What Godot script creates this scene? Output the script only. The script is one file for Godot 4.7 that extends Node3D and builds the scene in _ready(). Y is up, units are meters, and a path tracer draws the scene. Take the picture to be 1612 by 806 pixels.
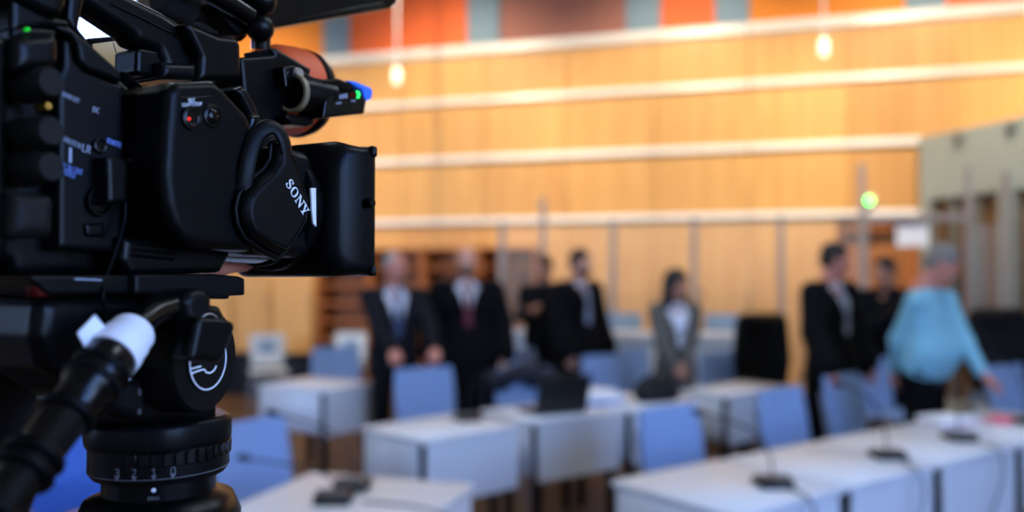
extends Node3D
# A courtroom seen past a broadcast camcorder on a tripod. y up, metres. The viewer stands at the origin looking along -z.

const FPX := 1330.0            # focal length in photograph pixels (1612 x 806)
const EYE := 1.62
const HORIZON := 437.0
const WALL_AT := 11.0          # distance of the panelled wall straight ahead
var pitch := atan((HORIZON - 403.0) / FPX)
var wall_turn := atan(4656.0 / FPX)   # angle between line of sight and the panelled wall
var room: Transform3D          # room frame: x along the wall, z out of the wall into the room
var cam_frame: Transform3D     # camcorder frame: x forward, y up, z out of its right side
var M := {}
var taken := {}

# ---------------------------------------------------------------- everything together
const WASH := 21.5
const PANEL := 4.5
const SKY := 18.0

func _ready() -> void:
	# camera
	var cam := Camera3D.new()
	cam.name = "camera"
	cam.fov = rad_to_deg(2.0 * atan(403.0 / FPX))
	cam.near = 0.05
	cam.far = 200.0
	cam.position = Vector3(0, EYE, 0)
	cam.rotation = Vector3(pitch, 0, 0)
	add_child(cam)
	cam.current = true
	var yaw := deg_to_rad(28.0)
	cam_frame = Transform3D(Basis(Vector3(sin(yaw), 0, -cos(yaw)), Vector3.UP, Vector3(cos(yaw), 0, sin(yaw))), at_depth(300.0, 440.0, 0.60))
	var dr := Vector3(sin(wall_turn), 0, cos(wall_turn))
	room = Transform3D(Basis(dr, Vector3.UP, dr.cross(Vector3.UP)), Vector3(0, 0, -WALL_AT))
	var sony := cam_frame * side3(466.0, 315.0, 0.052)
	var lens := CameraAttributesPhysical.new()
	lens.frustum_focal_length = 12.0 * FPX / 403.0      # the lens that gives this angle of view
	lens.exposure_aperture = 3.5
	lens.frustum_focus_distance = -(sony.z) + 0.012
	cam.attributes = lens
	cam.fov = rad_to_deg(2.0 * atan(403.0 / FPX))
	# sky and exposure
	var env := Environment.new()
	env.background_mode = Environment.BG_SKY
	var sky := Sky.new()
	var sm := ProceduralSkyMaterial.new()
	sm.sky_top_color = Color(0.40, 0.58, 0.95)
	sm.sky_horizon_color = Color(0.70, 0.83, 1.0)
	sm.ground_bottom_color = Color(0.30, 0.30, 0.30)
	sm.ground_horizon_color = Color(0.55, 0.57, 0.60)
	sm.energy_multiplier = SKY
	sky.sky_material = sm
	env.sky = sky
	env.tonemap_mode = Environment.TONE_MAPPER_LINEAR
	env.tonemap_exposure = 1.0
	env.sdfgi_enabled = true
	env.ssao_enabled = true
	env.ssil_enabled = true
	var we := WorldEnvironment.new()
	we.name = "surroundings"
	we.environment = env
	add_child(we)
	make_materials()
	glow("pendant_glow", Color(1.0, 0.95, 0.82), 1.6)
	build_room()
	build_screen()
	build_lamps()
	build_shelves()
	build_tables()
	build_people()
	build_tripod()
	build_camcorder()

func build_tables() -> void:
	# the table beside the tripod runs towards the viewer
	var p := at_height(490, 743, 0.745)
	var q := at_height(749, 762, 0.745)
	var d := (q - p).normalized()
	var z := d.cross(Vector3.UP).normalized()
	table_m((p + q) / 2 + z * 1.5, d, p.distance_to(q), 1.5, "long white table beside the tripod carrying two microphones")
	table_px(Vector2(664, 694), Vector2(828, 668), 0.60, "white table in front of the man in the charcoal suit", 2.0)
	table_px(Vector2(842, 665), Vector2(984, 647), 0.60, "white table with the open black laptop and white papers")
	table_px(Vector2(992, 646), Vector2(1108, 629), 0.60, "white table carrying the black bag in front of the woman")
	table_px(Vector2(512, 615), Vector2(594, 601), 0.75, "white table standing next to the white stacking chairs")
	table_px(Vector2(1146, 624), Vector2(1242, 607), 0.45, "white table behind the blue chairs of the front row")
	var rl := ["white table at the end of the front row, nearest the tripod", "second white table of the front row from its free end", "white table with papers under the hand of the man in aqua", "fourth white table of the front row from its free end"]
	var row := [[1160, 812, 1334, 767], [1338, 766, 1478, 731], [1482, 730, 1606, 699], [1610, 698, 1745, 668]]
	for i in 4:
		table_px(Vector2(row[i][0], row[i][1]), Vector2(row[i][2], row[i][3]), 0.68, rl[i])
	# raised bench before the glass screen
	var zz := room.basis.z
	var b0 := s_at(786.0, 520.0, 1.6)
	var b1s := s_at(1192.0, 520.0, 1.6)
	var ln := b1s - b0
	var mid := room * Vector3((b0 + b1s) / 2, 0, 1.6)
	var dais := MB.new()
	rbox(dais, Vector3(0, 0.15, 0), Vector3(ln + 0.2, 0.3, 1.75), 0.004)
	var dn := commit("raised_dais", dais, M.parquet)
	dn.transform = Transform3D(room.basis, Vector3(mid.x, 0, mid.z) - zz * 0.5)
	structure(dn)
	var bench := thing("long_bench_table", Transform3D(room.basis, Vector3(mid.x, 0.3, mid.z)), "long white bench table on the dais before the glass screen", "table")
	var t := MB.new()
	rbox(t, Vector3(0, 0.71, 0), Vector3(ln, 0.07, 0.5), 0.005)
	commit("table_top", t, M.table_white, bench)
	var fp := MB.new()
	rbox(fp, Vector3(0, 0.345, 0.2), Vector3(ln - 0.1, 0.66, 0.03), 0.004)
	commit("front_panel", fp, M.table_white, bench)
	for s in [-1.0, 0.0, 1.0]:
		var e := MB.new()
		rbox(e, Vector3(s * (ln / 2 - 0.06), 0.3375, -0.04), Vector3(0.04, 0.675, 0.44), 0.003)
		commit("end_panel", e, M.table_white, bench)
	# chairs
	var face := 40.0
	chair_at(1045, 641, face, "blue chair at the free end of the front row of tables")
	chair_at(1221, 613, face, "blue chair between the free-end chair and the one under the robed man's hand")
	chair_at(1318, 591, face, "blue chair with the hand of the robed man on its back")
	chair_at(1368, 566, face, "blue chair half hidden behind the man in the aqua shirt")
	chair_at(1130, 556, 25.0, "blue chair behind a white table, close beside the woman")
	chair_at(947, 560, 30.0, "blue chair in front of the dark haired man in a robe")
	chair_at(984, 551, 30.0, "blue chair between the dark haired man in a robe and the woman")
	chair_at(818, 551, 60.0, "blue chair under the arm of the officer in dark uniform")
	chair_at(665, 580, 28.0, "blue chair held by the man in the charcoal suit")
	chair_at(528, 547, 20.0, "blue chair at the table near the white chairs")
	chair_at(1575, 576, 30.0, "blue chair beyond the outstretched arm of the man in aqua")
	chair_at(385, 664, 62.0, "blue chair at the table beside the tripod")
	chair_at(820, 583, 30.0, "blue chair with a dark jacket over its back")
	for c in [[978.0, "grey blue chair behind the bench, near the dark haired robed man"], [1145.0, "grey blue chair behind the bench, next to the black office chair"]]:
		var tp := on_wall(c[0], 494.0, 0.80)
		var cp := room * Vector3(tp.x, 0.3, 1.08)
		var cx := Transform3D(room.basis, cp)
		if M.has("visitor"):
			copy_of(M.visitor, cx, c[1], "grey blue chairs behind the bench")
		else:
			var vc := make_chair(c[1], "visitor_chair", "chair_teal")
			vc.transform = cx
			vc.set_meta("group", "grey blue chairs behind the bench")
			M["visitor"] = vc
	white_chair(423, 524, 10.6, 20.0, "white stacking chair standing free near the cupboards")
	white_chair(543, 515, 10.9, -10.0, "white stacking chair behind the blue chair and the small table")
	office_chair(1228, 494, 7.55, 20.0, "black high-backed office chair beside the robed man with a hand on a chair")
	office_chair(1588, 486, 7.9, -10.0, "black high-backed office chair beyond the man in aqua")
	# dark jacket over the chair back
	var jp := at_height(820, 583, 0.905) + Vector3(0, 0.012, 0)
	var jk := thing("draped_jacket", Transform3D(Basis(Vector3.UP, deg_to_rad(30.0)), jp), "dark navy jacket hung over the back of a blue chair", "jacket")
	var rings: Array[PackedVector3Array] = []
	for i in 15:
		var u := i / 14.0 * 2.0 - 1.0
		var ring := PackedVector3Array()
		var w := 0.30
		var outer := [Vector2(0.075, -0.12 - 0.03 * sin(u * 7.0)), Vector2(0.07, -0.05), Vector2(0.05, 0.0), Vector2(0.0, 0.028 + 0.012 * cos(u * 5.0)), Vector2(-0.05, 0.0), Vector2(-0.085, -0.15), Vector2(-0.10, -0.42 - 0.04 * sin(u * 5.0))]
		for q2 in outer:
			ring.append(Vector3(u * w, q2.y - absf(u * u * u) * 0.03, q2.x))
		outer.reverse()
		for q2 in outer:
			ring.append(Vector3(u * w, q2.y - absf(u * u * u) * 0.03 - (0.012 if q2.y > -0.08 else 0.0), q2.x * 0.86))
		rings.append(ring)
	var jm := MB.new()
	loft(jm, rings)
	commit("cloth", jm, M.navy_cloth, jk)
	# microphones
	mic(Vector2(527, 788), Vector2(392, 722), 0.0, "gooseneck microphone bent low over the table beside the tripod")
	mic(Vector2(556, 768), Vector2(435, 651), 0.0, "gooseneck microphone standing tall on the table beside the tripod")
	mic(Vector2(1216, 764), Vector2(1108, 651), 0.0, "gooseneck microphone on the free-end table of the front row")
	mic(Vector2(1396, 720), Vector2(1326, 606), 0.0, "gooseneck microphone on the second table of the front row")
	mic(Vector2(1510, 692), Vector2(1452, 590), 0.0, "gooseneck microphone beside the papers of the man in aqua")
	mic(Vector2(1616, 667), Vector2(1560, 560), 0.0, "gooseneck microphone on the fourth table of the front row")
	mic(Vector2(735, 661), Vector2(760, 592), 30.0, "gooseneck microphone before the man in the charcoal suit")
	# cables on the fronts of tables
	var c0 := at_height(572, 790, 0.75)
	cable(PackedVector3Array([c0, c0 + Vector3(0.12, 0.0, 0.03), c0 + Vector3(0.26, 0.0, 0.10), c0 + Vector3(0.36, 0.0, 0.22)]), 0.004, "thin black cable lying on the table beside the tripod")
	var c1 := at_height(858, 664, 0.70)
	cable(PackedVector3Array([at_height(858, 662, 0.75) , c1 + Vector3(0.02, -0.02, 0.06), c1 + Vector3(0.12, -0.12, 0.02), c1 + Vector3(0.3, -0.17, -0.16), c1 + Vector3(0.45, -0.12, -0.30)]), 0.005, "black cable hanging across the front of the laptop table")
	var c2 := at_height(1258, 786, 0.74)
	cable(PackedVector3Array([at_height(1250, 772, 0.75), c2 + Vector3(0.03, 0.005, 0.03), c2 + Vector3(0.06, -0.12, 0.05), c2 + Vector3(0.08, -0.4, 0.05)]), 0.005, "black cable running over the edge of the free-end table")
	var c3 := at_height(1430, 743, 0.74)
	cable(PackedVector3Array([at_height(1424, 727, 0.75), c3 + Vector3(0.03, 0.005, 0.03), c3 + Vector3(0.04, -0.12, 0.05), c3 + Vector3(-0.04, -0.45, 0.05)]), 0.005, "black cable running over the edge of the second front table")
	var c4 := at_height(1560, 712, 0.74)
	cable(PackedVector3Array([at_height(1550, 700, 0.75), c4 + Vector3(0.03, 0.005, 0.03), c4 + Vector3(0.02, -0.15, 0.05), c4 + Vector3(-0.12, -0.45, 0.09)]), 0.005, "black cable running down beside the papers table")
	# laptop, papers, bag
	var lp := at_height(868, 648, 0.745)
	var lt := thing("laptop", Transform3D(Basis(Vector3.UP, deg_to_rad(205.0)), lp), "open black laptop on a white table, its lid turned to the room", "laptop")
	var l1 := MB.new()
	rbox(l1, Vector3(0, 0.012, 0.0), Vector3(0.38, 0.02, 0.26), 0.004)
	commit("keyboard_base", l1, M.black_plastic, lt)
	var l2 := MB.new()
	rbox(l2, Vector3(0, 0.125, 0), Vector3(0.38, 0.25, 0.012), 0.004, Transform3D(Basis(Vector3.RIGHT, -0.3), Vector3(0, 0.02, -0.13)))
	commit("lid", l2, M.black_plastic, lt)
	var pf := at_height(938, 634, 0.746)
	var fo := thing("blue_folder", Transform3D(Basis(Vector3.UP, deg_to_rad(30.0)), pf), "blue folder under white papers beside the laptop", "folder")
	var f1 := MB.new()
	rbox(f1, Vector3(0, 0.012, 0), Vector3(0.33, 0.022, 0.24), 0.003)
	commit("cover", f1, M.blue_folder, fo)
	var pp := thing("paper_pile", Transform3D(Basis(Vector3.UP, deg_to_rad(42.0)), pf + Vector3(0, 0.0235, 0)), "loose white papers heaped on the blue folder", "papers")
	for k in 5:
		var s := MB.new()
		rbox(s, Vector3(0.012 * (k % 3 - 1), 0.006 + k * 0.0125, 0.008 * (k % 2)), Vector3(0.36 - k * 0.018, 0.0122, 0.25 - k * 0.015), 0.004, Transform3D(Basis(Vector3.UP, 0.12 * (k - 2)), Vector3.ZERO))
		commit("sheet", s, M.paper, pp)
	var bp2 := at_height(1034, 632, 0.745)
	var bg := thing("black_bag", Transform3D(Basis(Vector3.UP, deg_to_rad(25.0)), bp2), "soft black bag lying on the white table before the woman", "bag")
	var b1 := MB.new()
	net(b1, [cap(Vector3(-0.10, 0.07, 0), Vector3(0.10, 0.065, 0), 0.085, 0.08, 0.05), cap(Vector3(-0.05, 0.13, 0.0), Vector3(0.05, 0.12, 0.0), 0.06, 0.05, 0.05), [3, Vector3(0, -1, 0), Vector3.ZERO, 0.0, 0.0, 0.0, 1.0]], 0.014)
	commit("bag_body", b1, M.bag_black, bg)
	var b2 := MB.new()
	tube(b2, spline(PackedVector3Array([Vector3(-0.08, 0.14, 0.05), Vector3(-0.05, 0.22, 0.06), Vector3(0.05, 0.22, 0.06), Vector3(0.08, 0.14, 0.05)]), 5), 0.008, -1, 8)
	commit("bag_handle", b2, M.bag_black, bg)
	sheet_pile(Vector2(1075, 640), 40.0, "paper", "loose white papers next to the black bag", 0.22, 0.16, 2)
	sheet_pile(Vector2(1490, 670), 20.0, "paper", "stack of white papers with red edge before the man in aqua", 0.28, 0.20, 5, "paper_red")
	sheet_pile(Vector2(1578, 664), 35.0, "paper_pink", "pink folder on the front row table by the man's hand", 0.22, 0.16, 2)
	# standing clear document holder
	var dh := at_height(1553, 684, 0.745)
	var dm := thing("document_stand", Transform3D(Basis(Vector3.UP, deg_to_rad(30.0)), dh), "clear acrylic document stand between the white papers and pink folder", "stand")
	var d1 := MB.new()
	rbox(d1, Vector3(0, 0.12, 0), Vector3(0.16, 0.22, 0.005), 0.0, Transform3D(Basis(Vector3.RIGHT, -0.25), Vector3.ZERO))
	commit("clear_plate", d1, M.screen_glass, dm)
	var d2 := MB.new()
	rbox(d2, Vector3(0, 0.005, -0.03), Vector3(0.16, 0.008, 0.12), 0.001)
	commit("foot", d2, M.screen_glass, dm)

func sheet_pile(px: Vector2, yaw: float, m: String, label: String, w: float, h: float, n: int, edge := "") -> void:
	var p := at_height(px.x, px.y, 0.745)
	var o := thing("paper_stack", Transform3D(Basis(Vector3.UP, deg_to_rad(yaw)), p), label, "papers")
	for k in n:
		var s := MB.new()
		rbox(s, Vector3(0.01 * (k % 2), 0.006 + k * 0.011, 0), Vector3(w, 0.0108, h), 0.002, Transform3D(Basis(Vector3.UP, 0.08 * (k % 3)), Vector3.ZERO))
		commit("sheet", s, M[edge] if (edge != "" and k == 1) else M[m], o)

func build_people() -> void:
	var f := Vector3(0.64, 0, 0.77)
	# man with grey hair in a charcoal suit, both hands on a chair back
	person(floor_under(621, 437, 7.05), {"height": 1.82, "yaw": 24.0, "outfit": "suit", "coat": "suit_charcoal", "trousers": "suit_charcoal", "skin": "skin_ruddy", "style": "thin", "hair": "hair_white", "tie": "tie_blue", "head": [18.0, 4.0], "hands": [at_depth(690, 571, 6.72), at_depth(632, 577, 6.60)], "aim": [[Vector3(0.2, -0.5, 0.8), Vector3(0, -0.9, -0.4)], [Vector3(0.2, -0.5, 0.8), Vector3(0, -0.9, -0.4)]], "curl": [0.5, 0.5], "opening": 1.10, "slope": 0.27, "wide": 1.04}, "grey-haired man in charcoal suit and blue tie resting both hands on a chair")
	person(floor_under(735, 437, 7.4), {"height": 1.88, "yaw": 8.0, "outfit": "robe", "coat": "robe_black", "skin": "skin_fair", "style": "bald", "hair": "beard_grey", "beard": "beard_grey", "tie": "tie_red", "head": [10.0, 0.0], "opening": 1.24, "slope": 0.42, "wide": 1.12}, "bald bearded man in black robe with white collar and dark red tie")
	person(floor_under(857, 437, 8.8), {"height": 1.83, "yaw": -25.0, "outfit": "police", "coat": "uniform_dark", "skin": "skin_tan", "style": "short", "hair": "hair_brown", "head": [-5.0, 0.0], "opening": 1.6, "wide": 1.08, "shirt": "uniform_dark", "hands": [at_depth(848, 492, 8.55), at_depth(836, 488, 8.5)]}, "officer in dark uniform with folded hands in front of the bench")
	person(floor_under(911, 437, 7.9), {"height": 1.87, "yaw": 45.0, "outfit": "robe", "coat": "robe_black", "skin": "skin_fair", "style": "short", "hair": "hair_brown", "beard": "hair_brown", "tie": "tie_silver", "head": [10.0, 0.0], "opening": 1.28, "slope": 0.40, "wide": 1.04}, "dark haired bearded man in black robe and silver tie")
	person(floor_under(1063, 437, 7.2), {"height": 1.66, "yaw": 12.0, "outfit": "blazer", "coat": "blazer_grey", "trousers": "blazer_grey", "skin": "skin_tan", "style": "long", "hair": "hair_black", "head": [16.0, 8.0], "opening": 1.12, "slope": 0.34, "wide": 0.9, "hands": [at_depth(1078, 582, 6.95), at_depth(1064, 577, 6.92)], "aim": [[Vector3(-0.5, -0.8, 0.2), Vector3(-0.5, 0, -0.8)], [Vector3(0.5, -0.8, 0.2), Vector3(0.4, 0, -0.8)]], "curl": [0.4, 0.4]}, "woman with long dark hair in grey blazer and white blouse, hands joined")
	person(floor_under(1310, 437, 6.5), {"height": 1.87, "yaw": 40.0, "outfit": "robe", "coat": "robe_black", "skin": "skin_ruddy", "style": "short", "hair": "hair_brown", "tie": "tie_silver", "head": [42.0, 6.0], "opening": 1.2, "slope": 0.40, "wide": 1.2, "hands": [null, at_depth(1302, 583, 6.12)], "aim": [null, [Vector3(0.3, -0.7, 0.6), Vector3(0, -0.9, -0.5)]], "curl": [0.35, 0.45]}, "short-haired man in black robe turned sideways with one hand on a chair")
	person(floor_under(1394, 437, 7.8), {"height": 1.79, "yaw": -50.0, "outfit": "suit", "coat": "uniform_dark", "skin": "skin_tan", "style": "short", "hair": "hair_black", "head": [-10.0, 8.0], "opening": 1.3, "slope": 0.2, "shirt": "uniform_dark", "hands": [at_depth(1356, 516, 7.45), at_depth(1346, 545, 7.45)]}, "black haired man in dark clothes behind the aqua shirt, hands raised before him")
	person(floor_under(1452, 437, 5.7), {"height": 1.83, "yaw": 38.0, "outfit": "shirt", "coat": "shirt_aqua", "skin": "skin_ruddy", "style": "short", "hair": "hair_grey", "lean": 8.0, "belly": 0.045, "wide": 1.02, "head": [28.0, 22.0], "hands": [at_depth(1556, 606, 5.45), at_depth(1398, 622, 5.9)], "aim": [[Vector3(0.6, -0.6, 0.4), Vector3(0, -0.9, 0.2)], null], "curl": [0.4, 0.35]}, "grey-haired man in aqua shirt and black trousers bending towards the table")
	# seated man in a denim shirt, mostly behind the tripod
	var sp := floor_under(105, 437, 3.7)
	person(sp, {"height": 1.76, "yaw": 25.0, "outfit": "shirt", "coat": "denim_blue", "trousers": "trousers_black", "skin": "skin_fair", "style": "short", "hair": "hair_brown", "seated": true, "lean": 14.0, "head": [0.0, 10.0], "hands": [sp + Vector3(0.30, 0.66, 0.34), sp + Vector3(-0.05, 0.66, 0.36)]}, "seated person in blue denim shirt half hidden behind the tripod")
	var cb := Basis(Vector3.UP, deg_to_rad(25.0))
	copy_of(M["model_chair_blue"], Transform3D(cb, sp - cb * Vector3(0, 0, 0.06)), "blue chair under the seated person in denim")
	# camera operator on the far side of the camcorder, one hand under the lens
	var hand := cam_frame * (side3(388, 415, -0.060) - Vector3(0.174, 0.002, 0))
	person(floor_under(-185, 437, 1.12), {"height": 1.84, "yaw": 152.0, "outfit": "police", "coat": "uniform_dark", "skin": "skin_ruddy", "style": "short", "hair": "hair_brown", "opening": 1.6, "shirt": "uniform_dark", "head": [-6.0, 6.0], "hands": [null, hand], "pole": Vector3(-0.1, -0.6, -0.8), "aim": [null, [cam_frame.basis.x + Vector3(0, 0.03, 0), Vector3(0, 1, 0)]], "curl": [0.35, 0.06], "fine": 0.004}, "camera operator in black behind the camcorder, fingers under the lens")

# ---------------------------------------------------------------- mesh collecting
class MB:
	var v := PackedVector3Array()
	var g := PackedInt32Array()
	func tri(a: Vector3, b: Vector3, c: Vector3, s := 0) -> void:
		v.append(a); v.append(b); v.append(c); g.append(s)
	func quad(a: Vector3, b: Vector3, c: Vector3, d: Vector3, s := 0) -> void:
		tri(a, b, c, s); tri(a, c, d, s)
	# turn the shell begun at triangle n outside out
	func orient(n: int) -> void:
		var vol := 0.0
		var m := Vector3.ZERO
		if v.size() > n * 3:
			m = v[n * 3]
		for i in range(n * 3, v.size(), 3):
			vol += (v[i] - m).dot((v[i + 1] - m).cross(v[i + 2] - m))
		if vol > 0.0:
			for i in range(n * 3, v.size(), 3):
				var t := v[i + 1]
				v[i + 1] = v[i + 2]
				v[i + 2] = t
	func count() -> int:
		return g.size()

func commit(called: String, mb: MB, m: Material, parent: Node = null) -> MeshInstance3D:
	var st := SurfaceTool.new()
	st.begin(Mesh.PRIMITIVE_TRIANGLES)
	for i in mb.g.size():
		st.set_smooth_group(mb.g[i] if mb.g[i] >= 0 else 0xFFFFFFFF)
		st.add_vertex(mb.v[i * 3]); st.add_vertex(mb.v[i * 3 + 1]); st.add_vertex(mb.v[i * 3 + 2])
	st.generate_normals()
	st.index()
	var o := MeshInstance3D.new()
	o.mesh = st.commit()
	o.material_override = null
	o.mesh.surface_set_material(0, m)
	put(o, called, parent)
	return o

func put(o: Node3D, called: String, parent: Node = null) -> void:
	if parent == null:
		o.name = numbered(called)
		add_child(o)
	else:
		o.name = called
		parent.add_child(o, true)

func numbered(called: String) -> String:
	if not taken.has(called):
		taken[called] = 0
		return called
	taken[called] += 1
	return "%s_%03d" % [called, taken[called]]

func tag(o: Node, label: String, category: String, group := "") -> Node:
	o.set_meta("label", label)
	o.set_meta("category", category)
	if group != "":
		o.set_meta("group", group)
	return o

func thing(called: String, xf: Transform3D, label: String, category: String, group := "") -> Node3D:
	var o := Node3D.new()
	o.transform = xf
	put(o, called)
	tag(o, label, category, group)
	return o

func copy_of(o: Node3D, xf: Transform3D, label: String, group := "") -> Node3D:
	var stem := o.name.trim_suffix("_" + o.name.get_slice("_", o.name.get_slice_count("_") - 1)) if o.name.right(3).is_valid_int() else String(o.name)
	var c: Node3D = o.duplicate()
	c.transform = xf
	c.name = numbered(stem)
	add_child(c)
	c.set_meta("label", label)
	if group != "":
		c.set_meta("group", group)
	return c

func structure(o: Node) -> Node:
	o.set_meta("kind", "structure")
	return o

# ---------------------------------------------------------------- shapes
func arc_round(pts: PackedVector2Array, r: float, seg := 3) -> PackedVector2Array:
	var out := PackedVector2Array()
	var n := pts.size()
	for i in n:
		var p := pts[i]
		var a := pts[(i + n - 1) % n] - p
		var b := pts[(i + 1) % n] - p
		var ang := absf(a.angle_to(b))
		var cut := minf(r / maxf(tan(ang * 0.5), 0.05), minf(a.length(), b.length()) * 0.45)
		if cut < 1e-6 or ang > 3.05:
			out.append(p)
			continue
		var p0 := p + a.normalized() * cut
		var p1 := p + b.normalized() * cut
		for k in seg + 1:
			var t := float(k) / seg
			out.append(p0.lerp(p, t).lerp(p.lerp(p1, t), t))
	return out

func inset(pts: PackedVector2Array, d: float) -> PackedVector2Array:
	var n := pts.size()
	var area := 0.0
	for i in n:
		area += pts[i].cross(pts[(i + 1) % n])
	var s := signf(area)
	var out := PackedVector2Array()
	for i in n:
		var e0 := (pts[i] - pts[(i + n - 1) % n]).normalized()
		var e1 := (pts[(i + 1) % n] - pts[i]).normalized()
		var n0 := Vector2(-e0.y, e0.x) * s
		var n1 := Vector2(-e1.y, e1.x) * s
		var m := n0 + n1
		var l := m.length()
		m = n0 if l < 0.2 else m / l
		out.append(pts[i] + m * d / maxf(m.dot(n1), 0.5))
	return out

# an outline in x,y pushed from z0 to z1 with rounded edges
func prism(mb: MB, poly: PackedVector2Array, z0: float, z1: float, bev := 0.0, xf := Transform3D.IDENTITY, steps := 2, smooth := false) -> void:
	var first := mb.count()
	if Geometry2D.is_polygon_clockwise(poly):
		poly = poly.duplicate()
		poly.reverse()
	var rings: Array[PackedVector2Array] = []
	var zs := PackedFloat32Array()
	var lo := minf(z0, z1)
	var hi := maxf(z0, z1)
	bev = minf(bev, (hi - lo) * 0.49)
	if bev > 0.0:
		for k in steps + 1:
			var a := PI * 0.5 * k / steps
			rings.append(inset(poly, bev * (1.0 - sin(a)))); zs.append(lo + bev * (1.0 - cos(a)))
		for k in steps + 1:
			var a := PI * 0.5 * (steps - k) / steps
			rings.append(inset(poly, bev * (1.0 - sin(a)))); zs.append(hi - bev * (1.0 - cos(a)))
	else:
		rings = [poly, poly]
		zs = PackedFloat32Array([lo, hi])
	var n := poly.size()
	var sg := 1 if (bev > 0.0 or smooth) else -1
	for k in rings.size() - 1:
		for i in n:
			var j := (i + 1) % n
			var a := xf * Vector3(rings[k][i].x, rings[k][i].y, zs[k])
			var b := xf * Vector3(rings[k][j].x, rings[k][j].y, zs[k])
			var c := xf * Vector3(rings[k + 1][j].x, rings[k + 1][j].y, zs[k + 1])
			var d := xf * Vector3(rings[k + 1][i].x, rings[k + 1][i].y, zs[k + 1])
			mb.quad(a, b, c, d, sg)
	for e in 2:
		var ring: PackedVector2Array = rings[0] if e == 0 else rings[-1]
		var z := lo if e == 0 else hi
		var idx := Geometry2D.triangulate_polygon(ring)
		if idx.is_empty():
			idx = Geometry2D.triangulate_polygon(poly)
		for i in range(0, idx.size(), 3):
			var a := xf * Vector3(ring[idx[i]].x, ring[idx[i]].y, z)
			var b := xf * Vector3(ring[idx[i + 1]].x, ring[idx[i + 1]].y, z)
			var c := xf * Vector3(ring[idx[i + 2]].x, ring[idx[i + 2]].y, z)
			if e == 0:
				mb.tri(a, c, b, 2 + e)
			else:
				mb.tri(a, b, c, 2 + e)
	# sides above run counter-clockwise outward for z up; caps likewise
	mb.orient(first)

func rect(w: float, h: float, c := Vector2.ZERO) -> PackedVector2Array:
	return PackedVector2Array([c + Vector2(-w, -h) / 2, c + Vector2(w, -h) / 2, c + Vector2(w, h) / 2, c + Vector2(-w, h) / 2])

# a box with rounded edges about a centre
func rbox(mb: MB, c: Vector3, size: Vector3, r := 0.004, xf := Transform3D.IDENTITY, corner := -1.0, steps := 1) -> void:
	var cr := r if corner < 0.0 else corner
	var p := rect(size.x, size.y)
	if cr > 0.0:
		p = arc_round(p, cr, 1 if corner < 0.0 else 4)
	prism(mb, p, -size.z / 2, size.z / 2, r, xf * Transform3D(Basis.IDENTITY, c), steps)

func frame_to(dir: Vector3, hint := Vector3.UP) -> Basis:
	var y := dir.normalized()
	var x := hint.cross(y)
	if x.length() < 1e-3:
		x = Vector3.RIGHT.cross(y)
		if x.length() < 1e-3:
			x = Vector3.BACK.cross(y)
	x = x.normalized()
	return Basis(x, y, x.cross(y).normalized())

# profile of (radius, height) turned about the local y axis
func lathe(mb: MB, xf: Transform3D, prof: Array, seg := 24, squash := 1.0) -> void:
	var first := mb.count()
	for k in prof.size() - 1:
		var p: Vector2 = prof[k]
		var q: Vector2 = prof[k + 1]
		for i in seg:
			var a := TAU * i / seg
			var b := TAU * (i + 1) / seg
			var pa := xf * Vector3(cos(a) * p.x, p.y, sin(a) * p.x * squash)
			var pb := xf * Vector3(cos(b) * p.x, p.y, sin(b) * p.x * squash)
			var qa := xf * Vector3(cos(a) * q.x, q.y, sin(a) * q.x * squash)
			var qb := xf * Vector3(cos(b) * q.x, q.y, sin(b) * q.x * squash)
			var s := 1
			if absf(q.y - p.y) < 1e-6:
				s = 2 + k
			elif k > 0:
				s = 1
			if p.x > 1e-6:
				mb.tri(pa, pb, qb, s)
			if q.x > 1e-6:
				mb.tri(pa, qb, qa, s)
	mb.orient(first)

func tube(mb: MB, pts: PackedVector3Array, r0: float, r1 := -1.0, seg := 10, caps := true) -> void:
	var rad := PackedFloat32Array()
	if r1 < 0.0:
		r1 = r0
	for i in pts.size():
		rad.append(lerpf(r0, r1, float(i) / maxf(pts.size() - 1, 1)))
	tube_r(mb, pts, rad, seg, caps)

func tube_r(mb: MB, pts: PackedVector3Array, rad: PackedFloat32Array, seg := 10, caps := true, flat := 1.0, hint := Vector3.UP) -> void:
	var first := mb.count()
	var n := pts.size()
	var rings: Array[PackedVector3Array] = []
	var prev := Basis.IDENTITY
	for i in n:
		var d := pts[mini(i + 1, n - 1)] - pts[maxi(i - 1, 0)]
		var f: Basis
		if i == 0:
			f = frame_to(d, hint)
		else:
			var y := d.normalized()
			var x := (prev.x - y * prev.x.dot(y)).normalized()
			f = Basis(x, y, x.cross(y))
		prev = f
		var ring := PackedVector3Array()
		for k in seg:
			var a := TAU * k / seg
			ring.append(pts[i] + (f.x * cos(a) + f.z * sin(a) * flat) * rad[i])
		rings.append(ring)
	skin(mb, rings, caps)
	mb.orient(first)

func skin(mb: MB, rings: Array[PackedVector3Array], caps := true, closed := false) -> void:
	var n := rings[0].size()
	var last := rings.size() if closed else rings.size() - 1
	for k in last:
		var p := rings[k]
		var q := rings[(k + 1) % rings.size()]
		for i in n:
			var j := (i + 1) % n
			mb.quad(p[i], p[j], q[j], q[i], 1)
	if caps and not closed:
		for e in 2:
			var r := rings[0] if e == 0 else rings[-1]
			var c := Vector3.ZERO
			for p in r:
				c += p
			c /= n
			for i in n:
				var j := (i + 1) % n
				if e == 0:
					mb.tri(c, r[j], r[i], 2)
				else:
					mb.tri(c, r[i], r[j], 3)

func loft(mb: MB, rings: Array[PackedVector3Array], caps := true) -> void:
	var first := mb.count()
	skin(mb, rings, caps)
	mb.orient(first)

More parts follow.
